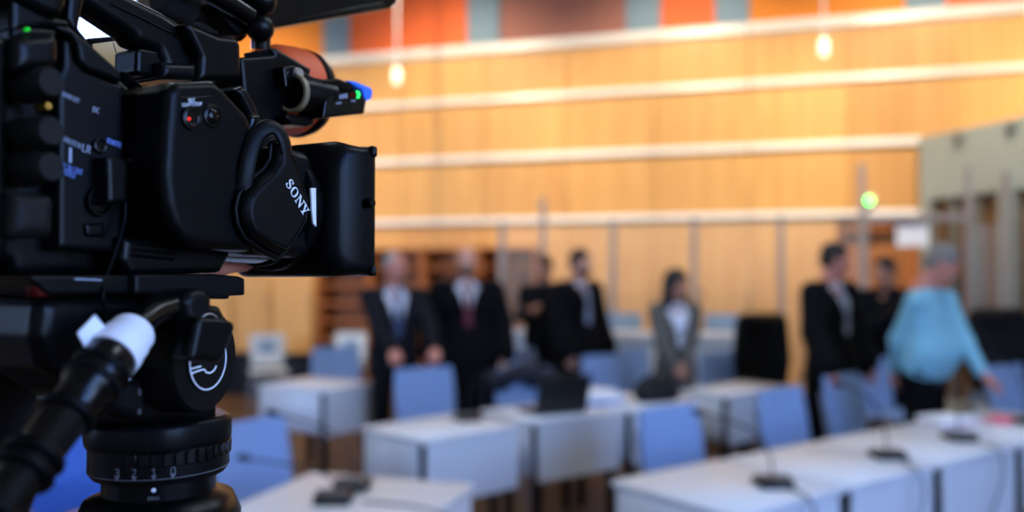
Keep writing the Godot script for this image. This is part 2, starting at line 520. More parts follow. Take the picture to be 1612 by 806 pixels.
func torus(mb: MB, xf: Transform3D, big: float, small: float, seg := 32, rs := 8, a0 := 0.0, a1 := TAU) -> void:
	var first := mb.count()
	var rings: Array[PackedVector3Array] = []
	var full := a1 - a0 > TAU - 0.01
	var n := seg if full else seg + 1
	for i in n:
		var a := a0 + (a1 - a0) * i / seg
		var ring := PackedVector3Array()
		for k in rs:
			var b := TAU * k / rs
			var r := big + cos(b) * small
			ring.append(xf * Vector3(cos(a) * r, sin(b) * small, sin(a) * r))
		rings.append(ring)
	skin(mb, rings, not full, full)
	mb.orient(first)

func ball(mb: MB, xf: Transform3D, r: Vector3, seg := 16) -> void:
	var prof := []
	var h := seg / 2
	for i in h + 1:
		var a := PI * i / h - PI / 2
		prof.append(Vector2(cos(a) if i > 0 and i < h else 0.0, sin(a)))
	lathe(mb, xf * Transform3D(Basis.from_scale(r), Vector3.ZERO), prof, seg)

func spline(pts: PackedVector3Array, per := 6) -> PackedVector3Array:
	var out := PackedVector3Array()
	var n := pts.size()
	for i in n - 1:
		var p0 := pts[maxi(i - 1, 0)]
		var p3 := pts[mini(i + 2, n - 1)]
		for k in per:
			out.append(pts[i].cubic_interpolate(pts[i + 1], p0, p3, float(k) / per))
	out.append(pts[n - 1])
	return out

# ---------------------------------------------------------------- photograph pixels to places
func ray(px: float, py: float) -> Vector3:
	return Basis(Vector3.RIGHT, pitch) * Vector3((px - 806.0) / FPX, -(py - 403.0) / FPX, -1.0)

func at_depth(px: float, py: float, z: float) -> Vector3:
	var d := ray(px, py)
	return Vector3(0, EYE, 0) + d * (z / -d.z)

func at_height(px: float, py: float, h: float) -> Vector3:
	var d := ray(px, py)
	return Vector3(0, EYE, 0) + d * ((h - EYE) / d.y)

# where the pixel's line meets the plane "out" metres in front of the panelled wall: (along the wall, height)
func on_wall(px: float, py: float, out := 0.0) -> Vector2:
	var o := room.affine_inverse() * Vector3(0, EYE, 0)
	var d := room.basis.inverse() * ray(px, py)
	var p := o + d * ((out - o.z) / d.z)
	return Vector2(p.x, p.y)

# the same on a plane beside the camcorder: (forward, up) at w out of its side
func on_side(px: float, py: float, w: float) -> Vector2:
	var o := cam_frame.affine_inverse() * Vector3(0, EYE, 0)
	var d := cam_frame.basis.inverse() * ray(px, py)
	var p := o + d * ((w - o.z) / d.z)
	return Vector2(p.x, p.y)

func side3(px: float, py: float, w: float) -> Vector3:
	var p := on_side(px, py, w)
	return Vector3(p.x, p.y, w)

func side_poly(a: Array, w: float) -> PackedVector2Array:
	var out := PackedVector2Array()
	for i in range(0, a.size(), 2):
		out.append(on_side(a[i], a[i + 1], w))
	return out

# ---------------------------------------------------------------- smooth bodies: distances on a grid, meshed as surface nets
# a primitive is [kind, a, b, ra, rb, blend, flat]: 0 tapered capsule, 1 ellipsoid (a centre, b radii), 2 ellipsoid cut away, 3 half space kept (a normal, ra offset), 4 neck opening (a tip, ra slope, rb half width at tip)
func cap(a: Vector3, b: Vector3, ra: float, rb: float, k := 0.03, flat := 1.0) -> Array:
	return [0, a, b, ra, rb, k, flat]

func ell(c: Vector3, r: Vector3, k := 0.02) -> Array:
	return [1, c, r, 0.0, 0.0, k, 1.0]

func net(mb: MB, prims: Array, cell: float, xf := Transform3D.IDENTITY) -> void:
	var lo := Vector3(1e9, 1e9, 1e9)
	var hi := -lo
	for p in prims:
		if p[0] == 0:
			var r: float = maxf(p[3], p[4])
			lo = lo.min((p[1] as Vector3).min(p[2]) - Vector3.ONE * r)
			hi = hi.max((p[1] as Vector3).max(p[2]) + Vector3.ONE * r)
		elif p[0] == 1:
			lo = lo.min(p[1] - p[2])
			hi = hi.max(p[1] + p[2])
	lo -= Vector3.ONE * cell * 2.5
	hi += Vector3.ONE * cell * 2.5
	var nx := int((hi.x - lo.x) / cell) + 2
	var ny := int((hi.y - lo.y) / cell) + 2
	var nz := int((hi.z - lo.z) / cell) + 2
	var f := PackedFloat32Array()
	f.resize(nx * ny * nz)
	f.fill(1.0)
	for p in prims:
		var kind: int = p[0]
		var a: Vector3 = p[1]
		var b: Vector3 = p[2]
		var ra: float = p[3]
		var rb: float = p[4]
		var k: float = p[5]
		var flat: float = p[6]
		var blo := lo
		var bhi := hi
		if kind == 0:
			var m := maxf(ra, rb) + k + cell * 2.0
			blo = a.min(b) - Vector3.ONE * m
			bhi = a.max(b) + Vector3.ONE * m
		elif kind <= 2:
			blo = a - b - Vector3.ONE * (k + cell * 2.0)
			bhi = a + b + Vector3.ONE * (k + cell * 2.0)
		var x0 := clampi(int((blo.x - lo.x) / cell), 0, nx - 1)
		var x1 := clampi(int((bhi.x - lo.x) / cell) + 1, 0, nx - 1)
		var y0 := clampi(int((blo.y - lo.y) / cell), 0, ny - 1)
		var y1 := clampi(int((bhi.y - lo.y) / cell) + 1, 0, ny - 1)
		var z0 := clampi(int((blo.z - lo.z) / cell), 0, nz - 1)
		var z1 := clampi(int((bhi.z - lo.z) / cell) + 1, 0, nz - 1)
		var ab := b - a
		var il := 1.0 / maxf(ab.length_squared(), 1e-9)
		var sc := Vector3(1, 1, flat)
		var rm := minf(b.x, minf(b.y, b.z))
		var ib := Vector3(1.0 / maxf(absf(b.x), 1e-6), 1.0 / maxf(absf(b.y), 1e-6), 1.0 / maxf(absf(b.z), 1e-6))
		for z in range(z0, z1 + 1):
			for y in range(y0, y1 + 1):
				var i := (z * ny + y) * nx + x0
				for x in range(x0, x1 + 1):
					var q := lo + Vector3(x, y, z) * cell
					if kind == 0:
						var t := clampf((q - a).dot(ab) * il, 0.0, 1.0)
						var d := ((q - a - ab * t) * sc).length() - (ra + (rb - ra) * t)
						var e := f[i]
						var h := maxf(k - absf(d - e), 0.0)
						f[i] = minf(d, e) - h * h * 0.25 / k
					elif kind == 1:
						var d := (((q - a) * ib).length() - 1.0) * rm
						var e := f[i]
						var h := maxf(k - absf(d - e), 0.0)
						f[i] = minf(d, e) - h * h * 0.25 / k
					elif kind == 2:
						f[i] = maxf(f[i], -(((q - a) * ib).length() - 1.0) * rm)
					elif kind == 3:
						f[i] = maxf(f[i], q.dot(a) - ra)
					else:
						if q.z > a.z:
							f[i] = maxf(f[i], minf((rb + (q.y - a.y) * ra - absf(q.x - a.x)) * 0.8, (q.y - a.y + rb) * 0.8))
					i += 1
	net_mesh(mb, f, nx, ny, nz, lo, cell, xf)

func net_mesh(mb: MB, f: PackedFloat32Array, nx: int, ny: int, nz: int, lo: Vector3, cell: float, xf: Transform3D) -> void:
	# one vertex in each crossed cell
	var at := PackedInt32Array()
	at.resize(nx * ny * nz)
	at.fill(-1)
	var vs := PackedVector3Array()
	var sx := 1
	var sy := nx
	var sz := nx * ny
	var corner := [0, sx, sy, sx + sy, sz, sx + sz, sy + sz, sx + sy + sz]
	var edges := [[0, 1], [2, 3], [4, 5], [6, 7], [0, 2], [1, 3], [4, 6], [5, 7], [0, 4], [1, 5], [2, 6], [3, 7]]
	var off := [Vector3(0, 0, 0), Vector3(1, 0, 0), Vector3(0, 1, 0), Vector3(1, 1, 0), Vector3(0, 0, 1), Vector3(1, 0, 1), Vector3(0, 1, 1), Vector3(1, 1, 1)]
	var c1: int = corner[1]
	var c2: int = corner[2]
	var c3: int = corner[3]
	var c4: int = corner[4]
	var c5: int = corner[5]
	var c6: int = corner[6]
	var c7: int = corner[7]
	for z in nz - 1:
		for y in ny - 1:
			var i := (z * ny + y) * nx
			for x in nx - 1:
				var n := int(f[i] < 0.0) + int(f[i + c1] < 0.0) + int(f[i + c2] < 0.0) + int(f[i + c3] < 0.0) + int(f[i + c4] < 0.0) + int(f[i + c5] < 0.0) + int(f[i + c6] < 0.0) + int(f[i + c7] < 0.0)
				if n > 0 and n < 8:
					var s := Vector3.ZERO
					var m := 0
					for e in edges:
						var f0 := f[i + corner[e[0]]]
						var f1 := f[i + corner[e[1]]]
						if (f0 < 0.0) != (f1 < 0.0):
							s += (off[e[0]] as Vector3).lerp(off[e[1]], f0 / (f0 - f1))
							m += 1
					at[i] = vs.size()
					vs.append(xf * (lo + (Vector3(x, y, z) + s / m) * cell))
				i += 1
	for z in range(1, nz - 1):
		for y in range(1, ny - 1):
			var i := (z * ny + y) * nx + 1
			for x in range(1, nx - 1):
				var inside := f[i] < 0.0
				if inside != (f[i + sx] < 0.0):
					net_quad(mb, vs, at[i - sy - sz], at[i - sz], at[i], at[i - sy], inside)
				if inside != (f[i + sy] < 0.0):
					net_quad(mb, vs, at[i - sx - sz], at[i - sx], at[i], at[i - sz], inside)
				if inside != (f[i + sz] < 0.0):
					net_quad(mb, vs, at[i - sx - sy], at[i - sy], at[i], at[i - sx], inside)
				i += 1

func net_quad(mb: MB, vs: PackedVector3Array, a: int, b: int, c: int, d: int, flip: bool) -> void:
	if a < 0 or b < 0 or c < 0 or d < 0:
		return
	if flip:
		mb.quad(vs[d], vs[c], vs[b], vs[a], 1)
	else:
		mb.quad(vs[a], vs[b], vs[c], vs[d], 1)

# an outline pushed from z0 to z1 whose edges and corners are rounded by r, meshed from its distance field
func pillow(mb: MB, poly: PackedVector2Array, z0: float, z1: float, r: float, cell := 0.0) -> void:
	var lo2 := Vector2(1e9, 1e9)
	var hi2 := -lo2
	for p in poly:
		lo2 = lo2.min(p)
		hi2 = hi2.max(p)
	var depth := absf(z1 - z0)
	if cell <= 0.0:
		cell = maxf(0.0011, pow((hi2.x - lo2.x) * (hi2.y - lo2.y) * depth / 75000.0, 1.0 / 3.0))
	r = minf(r, depth * 0.49)
	var lo := Vector3(lo2.x, lo2.y, minf(z0, z1)) - Vector3.ONE * cell * 2.3
	var nx := int((hi2.x - lo.x) / cell + 2.3) + 2
	var ny := int((hi2.y - lo.y) / cell + 2.3) + 2
	var nz := int((maxf(z0, z1) - lo.z) / cell + 2.3) + 2
	var n := poly.size()
	var flat := PackedFloat32Array()
	flat.resize(nx * ny)
	for y in ny:
		for x in nx:
			var p := Vector2(lo.x + x * cell, lo.y + y * cell)
			var d := 1e9
			var s := 1.0
			var j := n - 1
			for i in n:
				var e := poly[j] - poly[i]
				var w := p - poly[i]
				d = minf(d, (w - e * clampf(w.dot(e) / e.length_squared(), 0.0, 1.0)).length_squared())
				var c1 := p.y >= poly[i].y
				var c2 := p.y < poly[j].y
				var c3 := e.x * w.y > e.y * w.x
				if (c1 and c2 and c3) or (not c1 and not c2 and not c3):
					s = -s
				j = i
			flat[y * nx + x] = s * sqrt(d) + r
	var f := PackedFloat32Array()
	f.resize(nx * ny * nz)
	var mid := (z0 + z1) / 2
	for z in nz:
		var dz := absf(lo.z + z * cell - mid) - depth / 2 + r
		var zp := maxf(dz, 0.0)
		for i in nx * ny:
			var d := flat[i]
			var a := maxf(d, 0.0)
			f[z * nx * ny + i] = minf(maxf(d, dz), 0.0) + sqrt(a * a + zp * zp) - r
	net_mesh(mb, f, nx, ny, nz, lo, cell, Transform3D.IDENTITY)

# ---------------------------------------------------------------- materials
func mat(called: String, c: Color, rough := 0.6, metal := 0.0, spec := 0.5) -> StandardMaterial3D:
	var m := StandardMaterial3D.new()
	m.resource_name = called
	m.albedo_color = c
	m.roughness = rough
	m.metallic = metal
	m.metallic_specular = spec
	M[called] = m
	return m

func glow(called: String, c: Color, energy: float) -> StandardMaterial3D:
	var m := mat(called, c, 0.5)
	m.emission_enabled = true
	m.emission = c
	m.emission_energy_multiplier = energy
	return m

func noise_tex(sd: int, freq: float, ramp: Array, size := 256, oct := 4, normal := false) -> NoiseTexture2D:
	var n := FastNoiseLite.new()
	n.seed = sd
	n.frequency = freq
	n.fractal_octaves = oct
	n.noise_type = FastNoiseLite.TYPE_SIMPLEX_SMOOTH
	var t := NoiseTexture2D.new()
	t.width = size
	t.height = size
	t.seamless = true
	t.noise = n
	if normal:
		t.as_normal_map = true
		t.bump_strength = 2.0
	elif ramp.size() > 0:
		var g := Gradient.new()
		var cs := PackedColorArray()
		var os := PackedFloat32Array()
		for i in ramp.size():
			cs.append(ramp[i])
			os.append(float(i) / (ramp.size() - 1))
		g.colors = cs
		g.offsets = os
		t.color_ramp = g
	return t

# vertical-grained veneer: a stretched noise computed pixel by pixel
func grain_tex(sd: int, a: Color, b: Color, w := 256, h := 256, stretch := 26.0, contrast := 1.0) -> ImageTexture:
	var n := FastNoiseLite.new()
	n.seed = sd
	n.frequency = 0.06
	n.fractal_octaves = 3
	var n2 := FastNoiseLite.new()
	n2.seed = sd + 7
	n2.frequency = 0.4
	var im := Image.create(w, h, false, Image.FORMAT_RGB8)
	for y in h:
		for x in w:
			var ax := TAU * x / w
			var ay := TAU * y / h
			var q := Vector3(cos(ax) * w / TAU, sin(ax) * w / TAU, sin(ay) * h / stretch / TAU * 2.0)
			var t := 0.5 + 0.75 * contrast * n.get_noise_3dv(q) + 0.22 * contrast * n2.get_noise_3dv(q)
			im.set_pixel(x, y, a.lerp(b, clampf(t, 0.0, 1.0)))
	return ImageTexture.create_from_image(im)

func textured(m: StandardMaterial3D, t: Texture2D, scale: Vector3, world := true) -> StandardMaterial3D:
	m.albedo_texture = t
	m.albedo_color = Color.WHITE
	m.uv1_triplanar = true
	m.uv1_world_triplanar = world
	m.uv1_scale = scale
	return m

func bumpy(m: StandardMaterial3D, sd: int, scale: float, strength: float, freq := 0.05) -> StandardMaterial3D:
	m.normal_enabled = true
	m.normal_texture = noise_tex(sd, freq, [], 256, 3, true)
	m.normal_scale = strength
	m.uv1_triplanar = true
	m.uv1_world_triplanar = false
	m.uv1_scale = Vector3.ONE * scale
	return m

func glass(called: String, c: Color, alpha: float) -> StandardMaterial3D:
	var m := mat(called, Color(c.r, c.g, c.b, alpha), 0.03)
	m.transparency = BaseMaterial3D.TRANSPARENCY_ALPHA
	return m

func make_materials() -> void:
	# wood of the wall: three veneers that differ a little
	for k in 3:
		var d: float = [0.0, -0.02, 0.018][k]
		textured(mat("beech_%d" % k, Color.WHITE, 0.5), grain_tex(11 + k * 5, Color(0.80 + d, 0.575 + d, 0.305 + d * 0.6), Color(0.87 + d, 0.665 + d, 0.39 + d * 0.6)), Vector3(0.55, 0.55, 0.55), false)
	textured(mat("door_wood", Color.WHITE, 0.5), grain_tex(41, Color(0.62, 0.38, 0.17), Color(0.70, 0.45, 0.21)), Vector3(0.5, 0.5, 0.5), false)
	textured(mat("shelf_wood", Color.WHITE, 0.55), grain_tex(43, Color(0.62, 0.35, 0.14), Color(0.70, 0.42, 0.18)), Vector3(0.6, 0.6, 0.6), false)
	textured(mat("parquet", Color.WHITE, 0.42), grain_tex(51, Color(0.33, 0.23, 0.14), Color(0.43, 0.31, 0.19), 256, 256, 14.0), Vector3(0.5, 0.5, 0.5))
	mat("rail_cream", Color(0.93, 0.92, 0.90), 0.32)
	mat("backing", Color(0.45, 0.33, 0.2), 0.8)
	mat("yellow_panel", Color(0.95, 0.56, 0.16), 0.7)
	mat("orange_panel", Color(0.95, 0.43, 0.20), 0.7)
	mat("maroon_panel", Color(0.66, 0.43, 0.37), 0.7)
	mat("grey_pilaster", Color(0.50, 0.60, 0.67), 0.7)
	mat("plaster", Color(0.78, 0.77, 0.72), 0.9)
	mat("ceiling_white", Color(0.85, 0.85, 0.83), 0.9)
	mat("booth_grey", Color(0.66, 0.69, 0.65), 0.85)
	mat("booth_frame", Color(0.42, 0.42, 0.40), 0.6)
	mat("brown_leaf", Color(0.45, 0.32, 0.20), 0.55)
	mat("steel", Color(0.62, 0.60, 0.60), 0.38, 0.85)
	mat("dark_steel", Color(0.12, 0.12, 0.13), 0.4, 0.6)
	mat("post_grey", Color(0.55, 0.52, 0.52), 0.5)
	glass("screen_glass", Color(0.93, 0.97, 0.98), 0.05).metallic_specular = 0.3
	glass("window_glass", Color(0.95, 0.98, 1.0), 0.06)
	mat("window_white", Color(0.85, 0.86, 0.88), 0.5)
	mat("table_white", Color(0.84, 0.85, 0.86), 0.42)
	bumpy(mat("chair_blue", Color(0.53, 0.63, 0.79), 0.75), 61, 9.0, 0.3, 0.2)
	bumpy(mat("chair_teal", Color(0.47, 0.57, 0.68), 0.75), 61, 9.0, 0.3, 0.2)
	mat("chair_white", Color(0.80, 0.82, 0.82), 0.45)
	mat("black_leather", Color(0.03, 0.03, 0.035), 0.5, 0.0, 0.3)
	mat("button_grey", Color(0.52, 0.53, 0.56), 0.55)
	mat("black_plastic", Color(0.06, 0.06, 0.065), 0.45)
	mat("paper", Color(0.93, 0.93, 0.94), 0.8)
	mat("paper_pink", Color(0.90, 0.42, 0.55), 0.8)
	mat("paper_red", Color(0.75, 0.2, 0.2), 0.8)
	mat("blue_folder", Color(0.25, 0.42, 0.75), 0.6)
	mat("bag_black", Color(0.035, 0.035, 0.04), 0.8)
	bumpy(mat("navy_cloth", Color(0.07, 0.085, 0.14), 0.9), 63, 14.0, 0.4, 0.15)
	# people
	mat("skin_fair", Color(0.82, 0.60, 0.51), 0.55)
	mat("skin_ruddy", Color(0.80, 0.52, 0.44), 0.55)
	mat("skin_tan", Color(0.71, 0.49, 0.40), 0.55)
	mat("hair_grey", Color(0.50, 0.47, 0.44), 0.8)
	mat("hair_white", Color(0.62, 0.59, 0.56), 0.8)
	mat("hair_brown", Color(0.11, 0.075, 0.055), 0.7)
	mat("hair_black", Color(0.045, 0.035, 0.035), 0.6)
	mat("beard_grey", Color(0.30, 0.24, 0.21), 0.85)
	mat("eye_white", Color(0.66, 0.62, 0.58), 0.35)
	mat("iris", Color(0.08, 0.06, 0.05), 0.3)
	bumpy(mat("suit_charcoal", Color(0.10, 0.10, 0.12), 0.9, 0.0, 0.25), 71, 16.0, 0.35, 0.12)
	bumpy(mat("robe_black", Color(0.032, 0.032, 0.04), 0.85, 0.0, 0.25), 72, 12.0, 0.4, 0.12)
	bumpy(mat("uniform_dark", Color(0.045, 0.05, 0.065), 0.85, 0.0, 0.25), 73, 12.0, 0.4, 0.12)
	bumpy(mat("blazer_grey", Color(0.34, 0.33, 0.31), 0.9), 74, 22.0, 0.4, 0.3)
	bumpy(mat("shirt_aqua", Color(0.50, 0.73, 0.80), 0.8), 75, 12.0, 0.4, 0.12)
	bumpy(mat("denim_blue", Color(0.30, 0.46, 0.78), 0.85), 76, 10.0, 0.6, 0.12)
	mat("shirt_white", Color(0.85, 0.86, 0.90), 0.75)
	mat("tie_blue", Color(0.25, 0.29, 0.42), 0.6)
	mat("tie_red", Color(0.40, 0.13, 0.18), 0.6)
	mat("tie_silver", Color(0.55, 0.58, 0.66), 0.6)
	mat("trousers_black", Color(0.03, 0.03, 0.035), 0.85, 0.0, 0.25)
	mat("shoe_black", Color(0.04, 0.04, 0.04), 0.35)
	# camcorder and tripod
	bumpy(mat("cam_black", Color(0.022, 0.022, 0.023), 0.28, 0.0, 0.27), 81, 60.0, 0.25, 0.25)
	bumpy(mat("cam_panel", Color(0.040, 0.040, 0.042), 0.34, 0.0, 0.25), 82, 60.0, 0.2, 0.25)
	bumpy(mat("cam_grip", Color(0.026, 0.026, 0.027), 0.30, 0.0, 0.23), 83, 90.0, 0.35, 0.3)
	bumpy(mat("cam_leather", Color(0.024, 0.024, 0.025), 0.34, 0.0, 0.25), 84, 130.0, 0.5, 0.3)
	mat("cam_gloss", Color(0.015, 0.015, 0.016), 0.20, 0.0, 0.36)
	mat("cam_rubber", Color(0.020, 0.020, 0.021), 0.45, 0.0, 0.20)
	bumpy(mat("cam_hood", Color(0.020, 0.020, 0.021), 0.32, 0.0, 0.25), 85, 70.0, 0.2, 0.25)
	mat("knob_brown", Color(0.075, 0.064, 0.05), 0.6, 0.0, 0.3)
	mat("brass", Color(0.72, 0.52, 0.20), 0.35, 0.8)
	mat("print_grey", Color(0.62, 0.65, 0.72), 0.6)
	mat("print_white", Color(0.86, 0.87, 0.90), 0.5)
	mat("print_blue", Color(0.45, 0.56, 0.85), 0.6)
	mat("bar_gloss", Color(0.02, 0.02, 0.022), 0.24, 0.0, 0.36)
	mat("print_dim", Color(0.36, 0.36, 0.38), 0.6)
	mat("chrome", Color(0.80, 0.80, 0.82), 0.22, 0.9)
	mat("tan_ring", Color(0.50, 0.43, 0.32), 0.4)
	mat("dark_red", Color(0.28, 0.02, 0.02), 0.5, 0.0, 0.2)
	mat("cover_orange", Color(0.86, 0.34, 0.13), 0.55)
	mat("cap_blue", Color(0.20, 0.46, 0.93), 0.45)
	mat("tape_white", Color(0.88, 0.89, 0.92), 0.6)
	mat("foam_black", Color(0.03, 0.028, 0.026), 1.0)
	glow("led_green", Color(0.15, 0.95, 0.35), 2.2)
	glow("led_dim", Color(0.10, 0.80, 0.15), 0.8)
	glow("led_red", Color(0.95, 0.12, 0.08), 2.0)
	glow("exit_green", Color(0.20, 0.95, 0.28), 22.0)
	glow("lamp_warm", Color(1.0, 0.90, 0.70), 6.0)
	glow("lamp_cool", Color(0.92, 0.96, 1.0), 4.0)
	glow("lcd_beige", Color(0.66, 0.60, 0.48), 0.55)
	glow("lcd_blue", Color(0.45, 0.55, 0.80), 0.6)
	glow("lcd_line", Color(0.30, 0.36, 0.30), 0.25)

# ---------------------------------------------------------------- the setting
const H4 := 2.365
const H3 := 3.19
const H2 := 3.965
const H1 := 4.64
const CEIL := 6.6
const S_LEFT := -10.5
const S_RIGHT := 9.0
const OUT_REAR := 15.5

func wall_slab(called: String, a: Vector3, size: Vector3, m: Material) -> MeshInstance3D:
	var mb := MB.new()
	rbox(mb, a, size, 0.0)
	var o := commit(called, mb, m)
	o.transform = room
	structure(o)
	return o

# a wall with rectangular openings: "u" runs along, holes are [u0, u1, y0, y1]
func wall_with_holes(called: String, xf: Transform3D, length: float, height: float, thick: float, holes: Array, m: Material) -> MeshInstance3D:
	var mb := MB.new()
	var us := [0.0, length]
	for h in holes:
		us.append(h[0]); us.append(h[1])
	us.sort()
	for i in us.size() - 1:
		var a: float = us[i]
		var b: float = us[i + 1]
		if b - a < 1e-4:
			continue
		var cut := []
		for h in holes:
			if h[0] < (a + b) / 2 and h[1] > (a + b) / 2:
				cut = h
		if cut.is_empty():
			rbox(mb, Vector3((a + b) / 2, height / 2, 0), Vector3(b - a, height, thick), 0.0)
		else:
			if cut[2] > 0.01:
				rbox(mb, Vector3((a + b) / 2, cut[2] / 2, 0), Vector3(b - a, cut[2], thick), 0.0)
			rbox(mb, Vector3((a + b) / 2, (cut[3] + height) / 2, 0), Vector3(b - a, height - cut[3], thick), 0.0)
	var o := commit(called, mb, m)
	o.transform = xf
	structure(o)
	return o

var n_window := 0
func window_in(xf: Transform3D, h: Array, cols := 2) -> void:
	n_window += 1
	var w: float = h[1] - h[0]
	var t: float = h[3] - h[2]
	var c := Vector3((h[0] + h[1]) / 2, (h[2] + h[3]) / 2, 0)
	var fr := MB.new()
	for s in [-1, 1]:
		rbox(fr, c + Vector3(s * (w / 2 - 0.03), 0, 0), Vector3(0.06, t, 0.08), 0.004)
		rbox(fr, c + Vector3(0, s * (t / 2 - 0.03), 0), Vector3(w - 0.12, 0.06, 0.08), 0.004)
	for k in range(1, cols):
		rbox(fr, c + Vector3(-w / 2 + w * k / cols, 0, 0), Vector3(0.05, t - 0.12, 0.07), 0.004)
	var o := commit("window_%d" % n_window, fr, M.window_white)
	o.transform = xf
	structure(o)
	for k in cols:
		var mb := MB.new()
		rbox(mb, c + Vector3(-w / 2 + w * (k + 0.5) / cols, 0, 0), Vector3(w / cols - 0.06, t - 0.12, 0.008), 0.0)
		commit("pane", mb, M.window_glass, o)

func s_at(px: float, py := 200.0, out := 0.0) -> float:
	return on_wall(px, py, out).x

func build_room() -> void:
	var depth := OUT_REAR
	var fl := wall_slab("floor", Vector3((S_LEFT + S_RIGHT) / 2, -0.1, depth / 2), Vector3(S_RIGHT - S_LEFT + 0.6, 0.2, depth + 0.6), M.parquet)
	fl.position = fl.position
	wall_slab("ceiling", Vector3((S_LEFT + S_RIGHT) / 2, CEIL + 0.1, depth / 2), Vector3(S_RIGHT - S_LEFT + 0.6, 0.2, depth + 0.6), M.ceiling_white)
	# panelled wall; its clerestory is open at the far left
	var cl0 := s_at(24.0, 20.0)
	var cl1 := s_at(300.0, 20.0)
	var door0 := s_at(1318.0, 400.0)
	var door1 := s_at(1447.0, 400.0)
	var base := room * Transform3D(Basis.IDENTITY, Vector3(S_LEFT - 0.3, 0, -0.16))
	var L0 := S_LEFT - 0.3
	var wall := wall_with_holes("wall_back", base, S_RIGHT - S_LEFT + 0.6, CEIL, 0.2, [[cl0 - L0, cl1 - L0, 4.85, CEIL - 0.25], [door0 - L0, door1 - L0, 0.0, 2.22]], M.backing)
	window_in(base, [cl0 - L0, cl1 - L0, 4.85, CEIL - 0.25], 2)
	# wooden panels between the rails, one piece per module
	var step := 1.13
	var s0 := s_at(635.0, 90.0)
	var k0 := int(floor((S_LEFT - s0) / step))
	var bands := [[0.12, H4 - 0.05], [H4 + 0.05, H3 - 0.05], [H3 + 0.05, H2 - 0.05], [H2 + 0.05, H1 - 0.08]]
	var rng := RandomNumberGenerator.new()
	rng.seed = 5
	for k in range(k0, k0 + 19):
		for b in bands.size():
			var a: float = maxf(s0 + k * step + 0.004, S_LEFT)
			var e: float = minf(s0 + (k + 1) * step - 0.004, S_RIGHT)
			if e - a < 0.05:
				continue
			var m: Material = M["beech_%d" % rng.randi_range(0, 2)]
			var spans := [[a, e]]
			if b == 0:
				if e > door0 and a < door1:
					spans = []
					if a < door0 - 0.05:
						spans.append([a, door0])
					if e > door1 + 0.05:
						spans.append([door1, e])
			for sp in spans:
				var mb := MB.new()
				rbox(mb, Vector3((sp[0] + sp[1]) / 2 - L0, (bands[b][0] + bands[b][1]) / 2, 0.12), Vector3(sp[1] - sp[0], bands[b][1] - bands[b][0], 0.04), 0.004)
				commit("panel", mb, m, wall)
	# cream rails with bevelled faces, jointed every module
	for r in [[H4, 0.085], [H3, 0.095], [H2, 0.095], [H1, 0.15]]:
		for k in range(k0, k0 + 19):
			var a: float = maxf(s0 + k * step + 0.006, S_LEFT)
			var e: float = minf(s0 + (k + 1) * step - 0.006, S_RIGHT)
			if e - a < 0.05:
				continue
			var hh: float = r[1] / 2
			var prof := PackedVector2Array([Vector2(0.06, -hh), Vector2(0.15, -hh), Vector2(0.20, -hh * 0.55), Vector2(0.19, hh * 0.45), Vector2(0.155, hh), Vector2(0.06, hh)])
			var mb := MB.new()
			# profile in (out, up), pushed along the wall
			prism(mb, prof, 0.0, e - a, 0.0, Transform3D(Basis(Vector3(0, 0, 1), Vector3(0, 1, 0), Vector3(-1, 0, 0)), Vector3(e - L0, r[0], 0)))
			commit("rail", mb, M.rail_cream, wall)
	# coloured fields and grey pilasters over the top rail
	var fields := [[-420, -90, "orange_panel"], [-90, 22, "yellow_panel"], [302, 508, "yellow_panel"], [549, 735, "orange_panel"], [786, 985, "maroon_panel"], [1040, 1125, "orange_panel"], [1180, 1425, "yellow_panel"], [1490, 1680, "orange_panel"], [1740, 1960, "yellow_panel"]]
	for f in fields:
		var a: float = maxf(s_at(f[0], 40.0), S_LEFT)
		var e: float = minf(s_at(f[1], 40.0), S_RIGHT)
		var mb := MB.new()
		rbox(mb, Vector3((a + e) / 2 - L0, (H1 + 0.08 + CEIL) / 2, 0.105), Vector3(e - a, CEIL - H1 - 0.08, 0.03), 0.003)
		commit("colour_field", mb, M[f[2]], wall)
	for f in [[508, 549], [735, 786], [985, 1040], [1125, 1180], [1425, 1490], [1680, 1740]]:
		var a: float = s_at(f[0], 40.0)
		var e: float = s_at(f[1], 40.0)
		var mb := MB.new()
		rbox(mb, Vector3((a + e) / 2 - L0, (H1 + 0.08 + CEIL) / 2, 0.12), Vector3(e - a, CEIL - H1 - 0.08, 0.08), 0.006)
		commit("pilaster", mb, M.grey_pilaster, wall)
	# door in the panelled wall
	var dm := MB.new()
	rbox(dm, Vector3((door0 + door1) / 2, 1.09, -0.13), Vector3(door1 - door0 - 0.1, 2.16, 0.05), 0.004)
	var door := commit("door_1", dm, M.door_wood)
	door.transform = room
	structure(door)
	var df := MB.new()
	for s in [door0 + 0.03, door1 - 0.03]:
		rbox(df, Vector3(s, 1.11, -0.1), Vector3(0.06, 2.22, 0.24), 0.004)
	rbox(df, Vector3((door0 + door1) / 2, 2.19, -0.1), Vector3(door1 - door0 - 0.12, 0.06, 0.24), 0.004)
	commit("door_frame", df, M.shelf_wood, door)
	var dh := MB.new()
	tube(dh, PackedVector3Array([Vector3(door0 + 0.16, 1.05, -0.1), Vector3(door0 + 0.16, 1.05, -0.04), Vector3(door0 + 0.28, 1.05, -0.04)]), 0.01)
	commit("door_handle", dh, M.steel, door)
	# other walls
	wall_slab("wall_left", Vector3(S_LEFT - 0.1, CEIL / 2, depth / 2), Vector3(0.2, CEIL, depth + 0.2), M.plaster)
	# right wall and the wall behind the viewer carry the daylight windows
	var xr := room * Transform3D(Basis(Vector3(0, 0, 1), Vector3.UP, Vector3(-1, 0, 0)), Vector3(S_RIGHT + 0.1, 0, 0))
